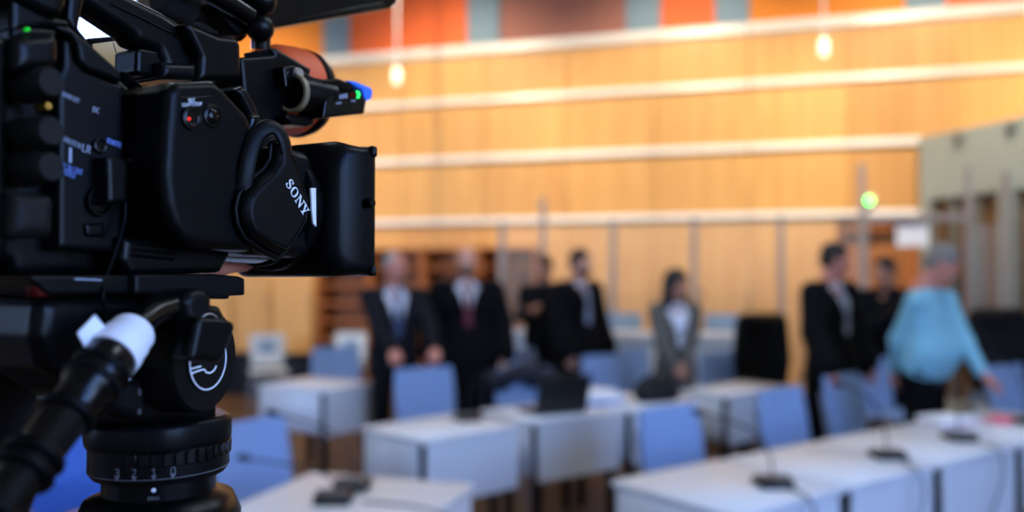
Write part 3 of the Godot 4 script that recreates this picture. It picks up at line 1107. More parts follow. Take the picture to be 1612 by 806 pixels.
	var rh := [[9.3, 12.0, 0.9, 5.4], [12.5, 15.2, 0.9, 5.4]]
	wall_with_holes("wall_right", xr, depth, CEIL, 0.25, rh, M.plaster)
	for h in rh:
		window_in(xr, h)
	var xb := room * Transform3D(Basis.IDENTITY, Vector3(S_LEFT, 0, depth + 0.1))
	var bh := []
	for k in 2:
		bh.append([0.5 + k * 2.5, 2.7 + k * 2.5, 0.9, 5.4])
	wall_with_holes("wall_rear", xb, S_RIGHT - S_LEFT, CEIL, 0.25, bh, M.plaster)
	for h in bh:
		window_in(xb, h)
	build_booth()

# the grey side wall that runs from the door towards the viewer, lower than the room
func build_booth() -> void:
	var p0 := room * Vector3(s_at(1449.0, 230.0, 0.16), 0, 0.10)
	var dir := Vector3(0.30, 0, 0.954).normalized()       # towards the viewer, a little to the right
	var side := dir.cross(Vector3.UP).normalized()         # away from the room
	if side.x < 0.0:
		side = -side
	# frame: x along, y up, z out of the wall into the room
	var xf := Transform3D(Basis(dir, Vector3.UP, -side), p0 + side * 0.06)
	if xf.basis.determinant() < 0.0:
		xf.basis.x = -xf.basis.x
	# x now may run the other way; measure along "dir" with sign sg
	var sg := signf(xf.basis.x.dot(dir))
	var loc := func(px: float, py: float) -> Vector2:
		var o := xf.affine_inverse() * Vector3(0, EYE, 0)
		var d := xf.basis.inverse() * ray(px, py)
		var p: Vector3 = o + d * ((0.06 - o.z) / d.z)
		return Vector2(p.x * sg, p.y)
	var top := H3 + 0.02
	var w0: float = loc.call(1463.0, 400.0).x
	var w1: float = loc.call(1572.0, 400.0).x
	var w2: float = loc.call(1596.0, 400.0).x
	var length := 7.2
	var head: float = loc.call(1520.0, 307.0).y
	var mb := MB.new()
	var parts := [[0.0, w0, 0.0, top], [w0, w1, head, top], [w1, w2, 0.0, top], [w2, w2 + 1.9, head, top], [w2 + 1.9, length, 0.0, top], [w0, w1, 0.0, 0.3], [w2, w2 + 1.9, 0.0, 0.3]]
	for p in parts:
		rbox(mb, Vector3(sg * (p[0] + p[1]) / 2, (p[2] + p[3]) / 2, 0), Vector3(p[1] - p[0], p[3] - p[2], 0.12), 0.0)
	# roof slab over the booth behind this wall
	rbox(mb, Vector3(sg * length / 2, top - 0.06, -0.9), Vector3(length, 0.12, 1.7), 0.0)
	var o := commit("wall_side", mb, M.booth_grey)
	o.transform = xf
	structure(o)
	# brown leaves standing in the two openings, with mullions
	for sp in [[w0, w1], [w2, w2 + 1.9]]:
		var n := 3
		for k in n:
			var a: float = lerpf(sp[0], sp[1], float(k) / n)
			var e: float = lerpf(sp[0], sp[1], float(k + 1) / n)
			var q := MB.new()
			rbox(q, Vector3(sg * (a + e) / 2, (head + 0.3) / 2, -0.03), Vector3(e - a - 0.05, head - 0.3, 0.035), 0.003)
			commit("leaf", q, M.brown_leaf, o)
			var f := MB.new()
			rbox(f, Vector3(sg * a, (head + 0.3) / 2, 0.0), Vector3(0.07, head - 0.3, 0.10), 0.004)
			commit("mullion", f, M.booth_frame, o)
	# small dark fixings under the top edge
	for px in [1512.0, 1594.0]:
		var c: Vector2 = loc.call(px, 217.0 if px < 1550.0 else 200.0)
		var q := MB.new()
		rbox(q, Vector3(sg * c.x, c.y, 0.08), Vector3(0.09, 0.09, 0.06), 0.01)
		commit("fixing", q, M.booth_frame, o)

# the glazed screen in front of the panelled wall: posts, panes and a head rail
func build_screen() -> void:
	var out := 0.55
	var y_rail: float = on_wall(806.0, 348.0, out).y
	var xs := [[790.0, 350.0], [855.0, 312.0], [965.0, 350.0], [1093.0, 350.0], [1230.0, 350.0], [1358.0, 258.0]]
	var scr := thing("glass_screen", room * Transform3D(Basis.IDENTITY, Vector3(s_at(1060.0, 400.0, out), 0, out)), "clear glass security screen with slim grey posts before the panelled wall", "glass screen")
	var c0 := s_at(1060.0, 400.0, out)
	var tops := []
	for x in xs:
		tops.append(s_at(x[0], 400.0, out) - c0)
	for i in xs.size():
		var h: float = maxf(on_wall(xs[i][0], xs[i][1], out).y, y_rail)
		var mb := MB.new()
		rbox(mb, Vector3(tops[i], h / 2, 0), Vector3(0.07, h, 0.07), 0.006)
		commit("post", mb, M.post_grey, scr)
		if i > 0:
			var a: float = tops[i - 1] + 0.035
			var e: float = tops[i] - 0.035
			var g := MB.new()
			rbox(g, Vector3((a + e) / 2, (y_rail - 0.1) / 2 + 0.05, 0), Vector3(e - a, y_rail - 0.1, 0.012), 0.0)
			commit("pane", g, M.screen_glass, scr)
	# the framed portal beside the exit door
	var o2 := 1.1
	var pc := s_at(1440.0, 400.0, o2)
	var por := thing("door_portal", room * Transform3D(Basis.IDENTITY, Vector3(pc, 0, o2)), "grey metal portal with glass sides in front of the exit door", "portal")
	var yb: float = on_wall(1440.0, 344.0, o2).y
	for x in [[1362.0, 330.0], [1525.0, 262.0], [1584.0, 268.0]]:
		var s := s_at(x[0], 400.0, o2) - pc
		var h: float = on_wall(x[0], x[1], o2).y
		var mb := MB.new()
		rbox(mb, Vector3(s, h / 2, 0), Vector3(0.055, h, 0.055), 0.006)
		commit("post", mb, M.post_grey, por)
	var a := s_at(1362.0, 400.0, o2) - pc
	var e := s_at(1525.0, 400.0, o2) - pc
	var mb := MB.new()
	rbox(mb, Vector3((a + e) / 2, yb, 0), Vector3(e - a - 0.06, 0.07, 0.08), 0.008)
	commit("lintel", mb, M.post_grey, por)
	var g := MB.new()
	var f := s_at(1584.0, 400.0, o2) - pc
	rbox(g, Vector3((e + f) / 2, 1.1, 0), Vector3(f - e - 0.08, 2.1, 0.012), 0.0)
	commit("pane", g, M.screen_glass, por)
	# paper notice taped to the portal
	var np := on_wall(1436.0, 371.0, o2)
	var nt := thing("paper_notice", room * Transform3D(Basis.IDENTITY, Vector3(np.x, np.y - 0.1, o2)), "white paper notice hanging below the lintel of the door portal", "notice")
	var q := MB.new()
	rbox(q, Vector3(0, 0.1, 0), Vector3(0.30, 0.22, 0.004), 0.0)
	commit("sheet", q, M.paper, nt)
	var q2 := MB.new()
	for k in 2:
		rbox(q2, Vector3(0, 0.215 + 0.0, 0), Vector3(0.02, 0.09, 0.006), 0.0)
	commit("tape", q2, M.tape_white, nt)
	# green escape lamp over the door
	var ex := on_wall(1369.0, 315.0, 0.1)
	var el := thing("exit_lamp", room * Transform3D(Basis.IDENTITY, Vector3(ex.x, ex.y, 0.0)), "small green glowing exit lamp on the wood wall above the door", "exit lamp")
	var q3 := MB.new()
	rbox(q3, Vector3(0, 0, 0.035), Vector3(0.12, 0.12, 0.07), 0.01)
	commit("housing", q3, M.rail_cream, el)
	var q4 := MB.new()
	lathe(q4, Transform3D(Basis(Vector3.RIGHT, PI / 2), Vector3(0, 0, 0.07)), [Vector2(0.028, 0), Vector2(0.025, 0.012), Vector2(0, 0.016)], 16)
	commit("lamp_lens", q4, M.exit_green, el)

func build_shelves() -> void:
	# open shelving under the fourth rail, left of the glass screen
	var out := 0.05
	var y1: float = on_wall(650.0, 390.0, 0.4).y
	var s0 := s_at(498.0, 450.0, 0.4)
	var s1 := s_at(842.0, 450.0, 0.4)
	var cols := 4
	for k in cols:
		var a := lerpf(s0, s1, float(k) / cols)
		var e := lerpf(s0, s1, float(k + 1) / cols)
		var w := e - a - 0.01
		var sh := thing("bookcase", room * Transform3D(Basis.IDENTITY, Vector3((a + e) / 2, 0, 0.22)), ["open wooden bookcase with empty shelves standing next to the cupboards", "open wooden bookcase behind the man in the charcoal suit", "open wooden bookcase behind the bald man in the black robe", "open wooden bookcase at the end of its row beside the glass screen"][k], "bookcase", "row of empty bookcases")
		var mb := MB.new()
		rbox(mb, Vector3(0, y1 / 2, -0.16), Vector3(w - 0.06, y1 - 0.02, 0.015), 0.0)
		commit("back_panel", mb, M.shelf_wood, sh)
		for s in [-1, 1]:
			var q := MB.new()
			rbox(q, Vector3(s * (w / 2 - 0.015), y1 / 2, 0), Vector3(0.03, y1, 0.36), 0.002)
			commit("side_panel", q, M.shelf_wood, sh)
		for j in 9:
			var q := MB.new()
			rbox(q, Vector3(0, 0.08 + j * (y1 - 0.1) / 8.0, 0.0), Vector3(w - 0.06, 0.028, 0.35), 0.002)
			commit("shelf", q, M.shelf_wood, sh)
	# closed wooden cupboards to the left of the shelving
	for k in 3:
		var e := s0 - 0.02 - k * 0.62
		var a := e - 0.6
		var yt := y1 - 0.12
		var cb := thing("cupboard", room * Transform3D(Basis.IDENTITY, Vector3((a + e) / 2, 0, 0.25)), ["light wooden cupboard standing next to the open bookcases", "light wooden cupboard in the middle of its row beside the bookcases", "light wooden cupboard at the far end of the row from the bookcases"][k], "cupboard", "light wooden cupboards")
		var mb := MB.new()
		rbox(mb, Vector3(0, yt / 2 + 0.3, 0), Vector3(0.59, yt - 0.6, 0.42), 0.004)
		commit("body", mb, M.beech_0, cb)
		var pl := MB.new()
		rbox(pl, Vector3(0, 0.3, -0.02), Vector3(0.57, 0.6, 0.38), 0.002)
		commit("plinth", pl, M.dark_steel, cb)
		var q := MB.new()
		rbox(q, Vector3(0, yt / 2 + 0.3, 0.22), Vector3(0.57, yt - 0.63, 0.02), 0.004)
		var d := commit("door", q, M["beech_%d" % (k % 3)], cb)
		var h := MB.new()
		rbox(h, Vector3(0.24, 1.3, 0.243), Vector3(0.012, 0.12, 0.022), 0.003)
		commit("handle", h, M.steel, d)

func lamp_spot(p: Vector3, target: Vector3, energy: float, c: Color, label: String) -> void:
	var l := thing("ceiling_spotlight", Transform3D(Basis.IDENTITY, p), label, "spotlight", "wall washing spotlights")
	var y := (target - p).normalized()
	var b := frame_to(-y)
	var mb := MB.new()
	tube(mb, PackedVector3Array([Vector3(0, CEIL - p.y, 0), Vector3(0, 0.05, 0)]), 0.012)
	commit("stem", mb, M.window_white, l)
	var h := MB.new()
	lathe(h, Transform3D(b, Vector3.ZERO), [Vector2(0, 0.12), Vector2(0.05, 0.12), Vector2(0.075, 0.0), Vector2(0.075, -0.02), Vector2(0.068, -0.02), Vector2(0.06, 0.01), Vector2(0, 0.01)], 20)
	commit("housing", h, M.window_white, l)
	var f := MB.new()
	lathe(f, Transform3D(b, y * 0.0), [Vector2(0, -0.012), Vector2(0.066, -0.012), Vector2(0.066, -0.004), Vector2(0, -0.004)], 20)
	commit("lamp_face", f, M.lamp_warm, l)
	var s := SpotLight3D.new()
	s.light_color = c
	s.light_energy = energy
	s.spot_angle = 36.0
	s.spot_angle_attenuation = 0.9
	s.spot_range = 25.0
	s.spot_attenuation = 2.0
	s.light_size = 0.07
	s.shadow_enabled = true
	s.name = "lamp_beam"
	l.add_child(s, true)
	s.transform = Transform3D(Basis.looking_at(y, Vector3.UP if absf(y.y) < 0.95 else Vector3.RIGHT), y * 0.03)

func build_lamps() -> void:
	# row of warm spotlights that wash the panelled wall
	for px in [-260.0, 60.0, 380.0, 722.0, 1078.0, 1465.0, 1900.0]:
		var s := s_at(px, 100.0)
		if s > S_RIGHT - 0.5 or s < S_LEFT + 0.5:
			continue
		lamp_spot(room * Vector3(s, 6.3, 3.2), room * Vector3(s, 2.9, 0.0), WASH, Color(1.0, 0.91, 0.77), "warm ceiling spotlight aimed at the panelled wood wall")
	# two small pendants in front of the wall
	var n := 0
	for p in [[625.0, 120.0], [1297.0, 75.0]]:
		var at := at_depth(p[0], p[1], 9.6 if n == 0 else 8.7)
		var l := thing("pendant_lamp", Transform3D(Basis.IDENTITY, at), ["small white pendant lamp hanging before the orange field", "small white pendant lamp hanging before the yellow field"][n], "pendant lamp", "small white pendants")
		var mb := MB.new()
		tube(mb, PackedVector3Array([Vector3(0, 0.09, 0), Vector3(0, CEIL - at.y, 0)]), 0.012, -1, 8)
		commit("cord", mb, M.window_white, l)
		var q := MB.new()
		lathe(q, Transform3D.IDENTITY, [Vector2(0, -0.09), Vector2(0.035, -0.085), Vector2(0.045, -0.065), Vector2(0.045, 0.065), Vector2(0.03, 0.09), Vector2(0, 0.095)], 18)
		commit("lamp_shade", q, M.pendant_glow, l)
		var o := OmniLight3D.new()
		o.light_color = Color(1.0, 0.93, 0.78)
		o.light_energy = 0.35
		o.omni_range = 25.0
		o.omni_attenuation = 2.0
		o.light_size = 0.05
		o.shadow_enabled = true
		o.name = "lamp_light"
		l.add_child(o, true)
		n += 1
	# flat cool luminaires in the ceiling over the tables
	for s in [-5.5, 0.0, 5.5]:
		for out in [4.9, 8.0]:
			var at: Vector3 = room * Vector3(s, CEIL - 0.06, out)
			var l := thing("ceiling_luminaire", Transform3D(room.basis, at), "flat square white luminaire set under the ceiling", "ceiling lamp", "flat ceiling luminaires")
			var fr := MB.new()
			rbox(fr, Vector3(0, 0.03, 0), Vector3(1.66, 0.05, 1.66), 0.004)
			commit("frame", fr, M.window_white, l)
			var df := MB.new()
			rbox(df, Vector3(0, 0.0, 0), Vector3(1.6, 0.012, 1.6), 0.0)
			commit("lamp_diffuser", df, M.lamp_cool, l)
			var ar := AreaLight3D.new()
			ar.area_size = Vector2(1.6, 1.6)
			ar.light_color = Color(0.82, 0.91, 1.0)
			ar.light_energy = PANEL
			ar.area_range = 30.0
			ar.shadow_enabled = true
			ar.name = "lamp_light"
			l.add_child(ar, true)
			ar.transform = Transform3D(Basis(Vector3.RIGHT, -PI / 2), Vector3(0, -0.012, 0))

# ---------------------------------------------------------------- people
# local frame: feet at the origin, facing +z, y up; the person's right hand is at -x
func head_prims() -> Array:
	return [
		ell(Vector3(0, 0.035, -0.012), Vector3(0.076, 0.092, 0.096), 0.02),
		ell(Vector3(0, -0.045, 0.018), Vector3(0.058, 0.074, 0.072), 0.035),
		ell(Vector3(0, -0.098, 0.055), Vector3(0.024, 0.02, 0.024), 0.03),
		cap(Vector3(-0.045, -0.07, -0.01), Vector3(0.045, -0.07, -0.01), 0.026, 0.026, 0.03),
		cap(Vector3(0, -0.06, -0.022), Vector3(0, -0.21, -0.045), 0.054, 0.06, 0.025),
		cap(Vector3(0, 0.018, 0.086), Vector3(0, -0.026, 0.106), 0.009, 0.013, 0.014),
		cap(Vector3(-0.012, -0.03, 0.094), Vector3(0.012, -0.03, 0.094), 0.010, 0.010, 0.01),
		cap(Vector3(-0.036, 0.03, 0.078), Vector3(0.036, 0.03, 0.078), 0.012, 0.012, 0.02),
		cap(Vector3(-0.044, -0.015, 0.06), Vector3(-0.036, -0.02, 0.066), 0.018, 0.018, 0.02),
		cap(Vector3(0.044, -0.015, 0.06), Vector3(0.036, -0.02, 0.066), 0.018, 0.018, 0.02),
		[2, Vector3(-0.031, 0.011, 0.094), Vector3(0.018, 0.0115, 0.016), 0.0, 0.0, 0.0, 1.0],
		[2, Vector3(0.031, 0.011, 0.094), Vector3(0.018, 0.0115, 0.016), 0.0, 0.0, 0.0, 1.0],
		cap(Vector3(-0.018, -0.058, 0.084), Vector3(0.018, -0.058, 0.084), 0.0065, 0.0065, 0.008),
		cap(Vector3(-0.016, -0.071, 0.083), Vector3(0.016, -0.071, 0.083), 0.0075, 0.0075, 0.008),
		ell(Vector3(-0.080, -0.005, -0.004), Vector3(0.011, 0.034, 0.020), 0.006),
		ell(Vector3(0.080, -0.005, -0.004), Vector3(0.011, 0.034, 0.020), 0.006),
	]

func hair_prims(style: String) -> Array:
	match style:
		"bald":
			return [ell(Vector3(-0.062, 0.0, -0.03), Vector3(0.022, 0.04, 0.045), 0.02), ell(Vector3(0.062, 0.0, -0.03), Vector3(0.022, 0.04, 0.045), 0.02), ell(Vector3(0, -0.01, -0.07), Vector3(0.065, 0.05, 0.042), 0.02), cap(Vector3(-0.04, 0.035, 0.088), Vector3(-0.02, 0.038, 0.094), 0.004, 0.004, 0.005), cap(Vector3(0.04, 0.035, 0.088), Vector3(0.02, 0.038, 0.094), 0.004, 0.004, 0.005)]
		"thin":
			return [ell(Vector3(0, 0.048, -0.02), Vector3(0.081, 0.088, 0.094), 0.02), ell(Vector3(0, 0.0, -0.055), Vector3(0.078, 0.06, 0.06), 0.02), [2, Vector3(0, -0.03, 0.11), Vector3(0.085, 0.125, 0.105), 0.0, 0.0, 0.0, 1.0], [2, Vector3(0, 0.11, 0.075), Vector3(0.05, 0.05, 0.075), 0.0, 0.0, 0.0, 1.0], [3, Vector3(0, -1, 0.2).normalized(), Vector3.ZERO, 0.055, 0.0, 0.0, 1.0], cap(Vector3(-0.042, 0.034, 0.084), Vector3(-0.02, 0.038, 0.094), 0.004, 0.004, 0.005), cap(Vector3(0.042, 0.034, 0.084), Vector3(0.02, 0.038, 0.094), 0.004, 0.004, 0.005)]
		"short":
			return [ell(Vector3(0, 0.05, -0.016), Vector3(0.085, 0.095, 0.100), 0.02), ell(Vector3(0, 0.0, -0.055), Vector3(0.078, 0.07, 0.06), 0.02), [2, Vector3(0, -0.035, 0.115), Vector3(0.088, 0.118, 0.10), 0.0, 0.0, 0.0, 1.0], [3, Vector3(0, -1, 0.2).normalized(), Vector3.ZERO, 0.06, 0.0, 0.0, 1.0], cap(Vector3(-0.042, 0.034, 0.084), Vector3(-0.02, 0.038, 0.094), 0.005, 0.005, 0.005), cap(Vector3(0.042, 0.034, 0.084), Vector3(0.02, 0.038, 0.094), 0.005, 0.005, 0.005)]
		_:
			return [ell(Vector3(0, 0.048, -0.02), Vector3(0.105, 0.105, 0.115), 0.02), cap(Vector3(-0.078, 0.03, -0.01), Vector3(-0.100, -0.17, 0.0), 0.042, 0.042, 0.03), cap(Vector3(0.078, 0.03, -0.01), Vector3(0.100, -0.17, 0.0), 0.042, 0.042, 0.03), cap(Vector3(0, 0.0, -0.06), Vector3(0, -0.18, -0.06), 0.085, 0.085, 0.03), [2, Vector3(0.006, -0.03, 0.115), Vector3(0.066, 0.112, 0.105), 0.0, 0.0, 0.0, 1.0], cap(Vector3(-0.042, 0.034, 0.084), Vector3(-0.02, 0.038, 0.094), 0.004, 0.004, 0.005), cap(Vector3(0.042, 0.034, 0.084), Vector3(0.02, 0.038, 0.094), 0.004, 0.004, 0.005)]

# a hand with palm, four fingers and a thumb: wrist at the origin, fingers along +y, palm towards -z, thumb on the +x side (mirrored by "side")
func hand_prims(side: float, curl: float) -> Array:
	var p := []
	for k in 4:
		var x := (-0.030 + k * 0.020) * side
		p.append(cap(Vector3(x * 0.65, 0.005, 0), Vector3(x, 0.088, 0), 0.015, 0.0125, 0.014))
		var at := Vector3(x, 0.088, 0)
		var ln: float = [0.060, 0.074, 0.080, 0.072][k]
		var ang := curl * 0.6
		for s in 3:
			var seg: float = ln * [0.45, 0.31, 0.24][s]
			var to := at + Vector3((k - 1.5) * 0.02 * side * seg, cos(ang) * seg, -sin(ang) * seg)
			p.append(cap(at, to, 0.0092 - s * 0.0007, 0.0085 - s * 0.0007, 0.004))
			at = to
			ang += curl
	var t0 := Vector3(0.018 * side, 0.022, -0.006)
	var t1 := Vector3(0.046 * side, 0.052, -0.016 - curl * 0.008)
	var t2 := Vector3(0.052 * side, 0.083, -0.022 - curl * 0.022)
	var t3 := Vector3(0.048 * side, 0.106, -0.030 - curl * 0.032)
	p.append(cap(t0, t1, 0.015, 0.012, 0.012))
	p.append(cap(t1, t2, 0.0115, 0.010, 0.005))
	p.append(cap(t2, t3, 0.010, 0.0085, 0.004))
	return p

func reach(a: Vector3, to: Vector3, l1: float, l2: float, pole: Vector3) -> Vector3:
	var d := to - a
	var l := minf(d.length(), (l1 + l2) * 0.995)
	var u := d.normalized()
	var x := (l1 * l1 - l2 * l2 + l * l) / (2.0 * l)
	var h := sqrt(maxf(l1 * l1 - x * x, 0.0))
	var side := (pole - u * pole.dot(u)).normalized()
	return a + u * x + side * h

# o: height, yaw, outfit, skin, hair, style, lean, head (yaw, pitch), hands [left, right] as world points or null, curl, seated
func person(at: Vector3, o: Dictionary, label: String) -> Node3D:
	var k: float = o.height / 1.80
	var node := thing("person", Transform3D(Basis(Vector3.UP, deg_to_rad(o.yaw)), at), label, "person", o.get("group", ""))
	var inv := node.transform.affine_inverse()
	var lean: float = deg_to_rad(o.get("lean", 0.0))
	var wide: float = o.get("wide", 1.0) * 1.10
	var belly: float = o.get("belly", 0.0)
	var seated: bool = o.get("seated", false)
	var drop := 0.48 if seated else 0.0
	var hip_y := 0.95 * k - drop
	var up := func(p: Vector3) -> Vector3:
		var q := p * k - Vector3(0, drop, 0)
		if q.y > hip_y:
			q = Vector3(0, hip_y, 0) + Basis(Vector3.RIGHT, lean) * (q - Vector3(0, hip_y, 0))
		return q
	var outfit: String = o.outfit
	var skin: Material = M[o.skin]
	var J := {}
	for s in [-1.0, 1.0]:
		var n := "r" if s < 0 else "l"
		J["hip" + n] = Vector3(s * 0.09, 0.93, 0) * k - Vector3(0, drop, 0)
		if seated:
			J["knee" + n] = Vector3(s * 0.12 * k, 0.50 * k, 0.42 * k)
			J["ankle" + n] = Vector3(s * 0.12 * k, 0.09 * k, 0.38 * k)
		else:
			J["knee" + n] = Vector3(s * 0.105, 0.50, 0.015) * k
			J["ankle" + n] = Vector3(s * 0.115, 0.09, -0.025) * k
		J["toe" + n] = J["ankle" + n] + Vector3(s * 0.02, -0.055, 0.16) * k
		var sh: Vector3 = up.call(Vector3(s * 0.185 * wide, 1.445, -0.01))
		J["shoulder" + n] = sh
		var hands: Array = o.get("hands", [null, null])
		var tgt = hands[1] if s < 0 else hands[0]
		var wrist: Vector3
		if tgt == null:
			wrist = sh + Vector3(s * 0.07, -0.53, 0.10) * k
		else:
			wrist = inv * (tgt as Vector3)
		var elbow := reach(sh, wrist, 0.295 * k, 0.262 * k, o.get("pole", Vector3(s * 0.7, -0.4, -0.6)))
		if (wrist - sh).length() > 0.55 * k:
			wrist = sh + (wrist - sh).normalized() * 0.55 * k
			elbow = reach(sh, wrist, 0.295 * k, 0.262 * k, o.get("pole", Vector3(s * 0.7, -0.4, -0.6)))
		J["elbow" + n] = elbow
		J["wrist" + n] = wrist
	# ---- skin: one body, finer grids for the head and the hands joined to it
	var body := MB.new()
	var hc: Vector3 = up.call(Vector3(0, 1.685, 0.025))
	var hd: Array = o.get("head", [0.0, 0.0])
	var hb := Basis(Vector3.UP, deg_to_rad(hd[0])) * Basis(Vector3.RIGHT, deg_to_rad(hd[1]) + lean * 0.5)
	var hx := Transform3D(hb.scaled(Vector3.ONE * (k * 0.5 + 0.5)), hc)
	net(body, head_prims(), 0.0075, hx)
	var pr := []
	pr.append(cap(up.call(Vector3(0, 1.40, -0.02)), hx * Vector3(0, -0.12, -0.03), 0.062 * k, 0.052 * k, 0.04))
	pr.append(cap(up.call(Vector3(-0.07, 0.98, 0)), up.call(Vector3(0.07, 0.98, 0)), 0.10 * k, 0.10 * k, 0.07, 1.3))
	pr.append(cap(up.call(Vector3(-0.05, 1.12, 0)), up.call(Vector3(0.05, 1.12, 0)), 0.095 * k, 0.095 * k, 0.07, 1.3))
	pr.append(cap(up.call(Vector3(-0.08, 1.32, 0)), up.call(Vector3(0.08, 1.32, 0)), 0.105 * k, 0.105 * k, 0.07, 1.35))
	pr.append(cap(J.shoulderr, J.shoulderl, 0.048 * k, 0.048 * k, 0.05))
	for n in ["r", "l"]:
		pr.append(cap(J["shoulder" + n], J["elbow" + n], 0.045 * k, 0.037 * k, 0.03))
		pr.append(cap(J["elbow" + n], J["wrist" + n], 0.038 * k, 0.026 * k, 0.02))
		pr.append(cap(J["hip" + n], J["knee" + n], 0.078 * k, 0.052 * k, 0.03))
		pr.append(cap(J["knee" + n], J["ankle" + n], 0.052 * k, 0.036 * k, 0.02))
		pr.append(cap(J["ankle" + n], J["toe" + n], 0.036 * k, 0.028 * k, 0.02))
	net(body, pr, 0.024)
	var curls: Array = o.get("curl", [0.35, 0.35])
	var aims: Array = o.get("aim", [null, null])
	var fine: float = o.get("fine", 0.0055)
	for s in [-1.0, 1.0]:
		var n := "r" if s < 0 else "l"
		var i := 1 if s < 0 else 0
		var fore: Vector3 = (J["wrist" + n] - J["elbow" + n]).normalized()
		var dir := fore
		var palm := Vector3(-s, -0.2, 0.15)
		if aims[i] != null:
			dir = (inv.basis * (aims[i][0] as Vector3)).normalized()
			palm = inv.basis * (aims[i][1] as Vector3)
		palm = (palm - dir * palm.dot(dir)).normalized()
		# local -z is the palm side
		var z := -palm
		var x := dir.cross(z).normalized()
		var hxf := Transform3D(Basis(x, dir, z).scaled(Vector3.ONE * k), J["wrist" + n])

		net(body, hand_prims(s, curls[i]), fine, hxf)
	commit("body", body, skin, node)
	for s in [-1.0, 1.0]:
		var e := MB.new()
		ball(e, hx * Transform3D(Basis.IDENTITY, Vector3(s * 0.031, 0.011, 0.0745)), Vector3(0.0118, 0.0082, 0.0105), 10)
		var eye := commit("eye", e, M.eye_white, node)
		var ir := MB.new()
		ball(ir, hx * Transform3D(Basis.IDENTITY, Vector3(s * 0.031, 0.011, 0.0835)), Vector3(0.0056, 0.0056, 0.0028), 8)
		commit("iris", ir, M.iris, eye)
	if o.has("style"):
		var h := MB.new()
		net(h, hair_prims(o.style), 0.0085, hx)
		commit("hair", h, M[o.hair], node)
	if o.has("beard"):
		var h := MB.new()
		net(h, [ell(Vector3(0, -0.075, 0.026), Vector3(0.06, 0.056, 0.071), 0.02), cap(Vector3(-0.055, -0.06, 0.0), Vector3(0.055, -0.06, 0.0), 0.025, 0.025, 0.02), cap(Vector3(-0.024, -0.048, 0.087), Vector3(0.024, -0.048, 0.087), 0.006, 0.006, 0.006), [2, Vector3(0, -0.066, 0.098), Vector3(0.02, 0.012, 0.022), 0.0, 0.0, 0.0, 1.0], [3, Vector3(0, 1, -0.15).normalized(), Vector3.ZERO, -0.052, 0.0, 0.0, 1.0]], 0.008, hx)
		commit("beard", h, M[o.beard], node)
	# ---- trousers and shoes
	var tr := MB.new()
	var tp := [cap(J.hipr + Vector3(-0.0, 0.03, 0), J.hipl + Vector3(0, 0.03, 0), 0.112 * k * wide, 0.112 * k * wide, 0.05, 1.12), cap(up.call(Vector3(-0.06, 1.04, 0.0)), up.call(Vector3(0.06, 1.04, 0.0)), 0.115 * k * wide, 0.115 * k * wide, 0.05, 1.2)]
	for n in ["r", "l"]:
		tp.append(cap(J["hip" + n], J["knee" + n], 0.098 * k, 0.075 * k, 0.03))
		tp.append(cap(J["knee" + n], J["ankle" + n], 0.075 * k, 0.066 * k, 0.02))
	net(tr, tp, 0.019)
	commit("trousers", tr, M[o.get("trousers", "trousers_black")], node)
	for n in ["r", "l"]:
		var sm := MB.new()
		net(sm, [cap(J["ankle" + n] + Vector3(0, -0.03, -0.02), J["toe" + n] + Vector3(0, 0.0, 0.04), 0.046, 0.036, 0.03), [3, Vector3(0, -1, 0), Vector3.ZERO, 0.0, 0.0, 0.0, 1.0]], 0.014)
		commit("shoe", sm, M.shoe_black, node)
	# ---- upper clothes
	var fat := func(g: float, low: float) -> Array:
		var q := []
		q.append(cap(up.call(Vector3(-0.075 * wide, low, 0)), up.call(Vector3(0.075 * wide, low, 0)), (0.112 + g) * k, (0.112 + g) * k, 0.07, 1.2))
		q.append(cap(up.call(Vector3(-0.065 * wide, 1.12, 0.01 + belly * 0.6)), up.call(Vector3(0.065 * wide, 1.12, 0.01 + belly * 0.6)), (0.108 + g + belly) * k, (0.108 + g + belly) * k, 0.09, 1.2))
		q.append(cap(up.call(Vector3(-0.09 * wide, 1.32, 0)), up.call(Vector3(0.09 * wide, 1.32, 0)), (0.116 + g) * k, (0.116 + g) * k, 0.09, 1.25))
		q.append(cap(J.shoulderr + Vector3(0.02, 0.0, 0), J.shoulderl + Vector3(-0.02, 0.0, 0), (0.052 + g) * k, (0.052 + g) * k, 0.05))
		q.append(cap(up.call(Vector3(-0.05, 1.475, -0.02)), up.call(Vector3(0.05, 1.475, -0.02)), (0.05 + g) * k, (0.05 + g) * k, 0.05))
		return q
	var sleeves := func(q: Array, g: float, cuff: float) -> void:
		for n in ["r", "l"]:
			var end: Vector3 = (J["elbow" + n] as Vector3).lerp(J["wrist" + n], 0.93)
			q.append(cap(J["shoulder" + n], J["elbow" + n], (0.052 + g) * k, (0.046 + g) * k, 0.04))
			q.append(cap(J["elbow" + n], end, (0.046 + g) * k, cuff * k, 0.03))
	if outfit == "shirt":
		var q: Array = fat.call(0.012, 0.98)
		sleeves.call(q, 0.012, 0.042)
		q.append([4, up.call(Vector3(0, 1.47, 0.03)), Vector3.ZERO, 0.7, 0.004, 0.0, 1.0])
		var mb := MB.new()
		net(mb, q, 0.016)
		commit("shirt", mb, M[o.coat], node)
		var c := MB.new()
		torus(c, Transform3D(Basis(Vector3.RIGHT, 0.25 + lean), up.call(Vector3(0, 1.515, -0.012))), 0.066 * k, 0.016, 20, 8)
		commit("collar", c, M[o.coat], node)
		return node
	# white shirt front and collar under the open coat
	var sf := MB.new()
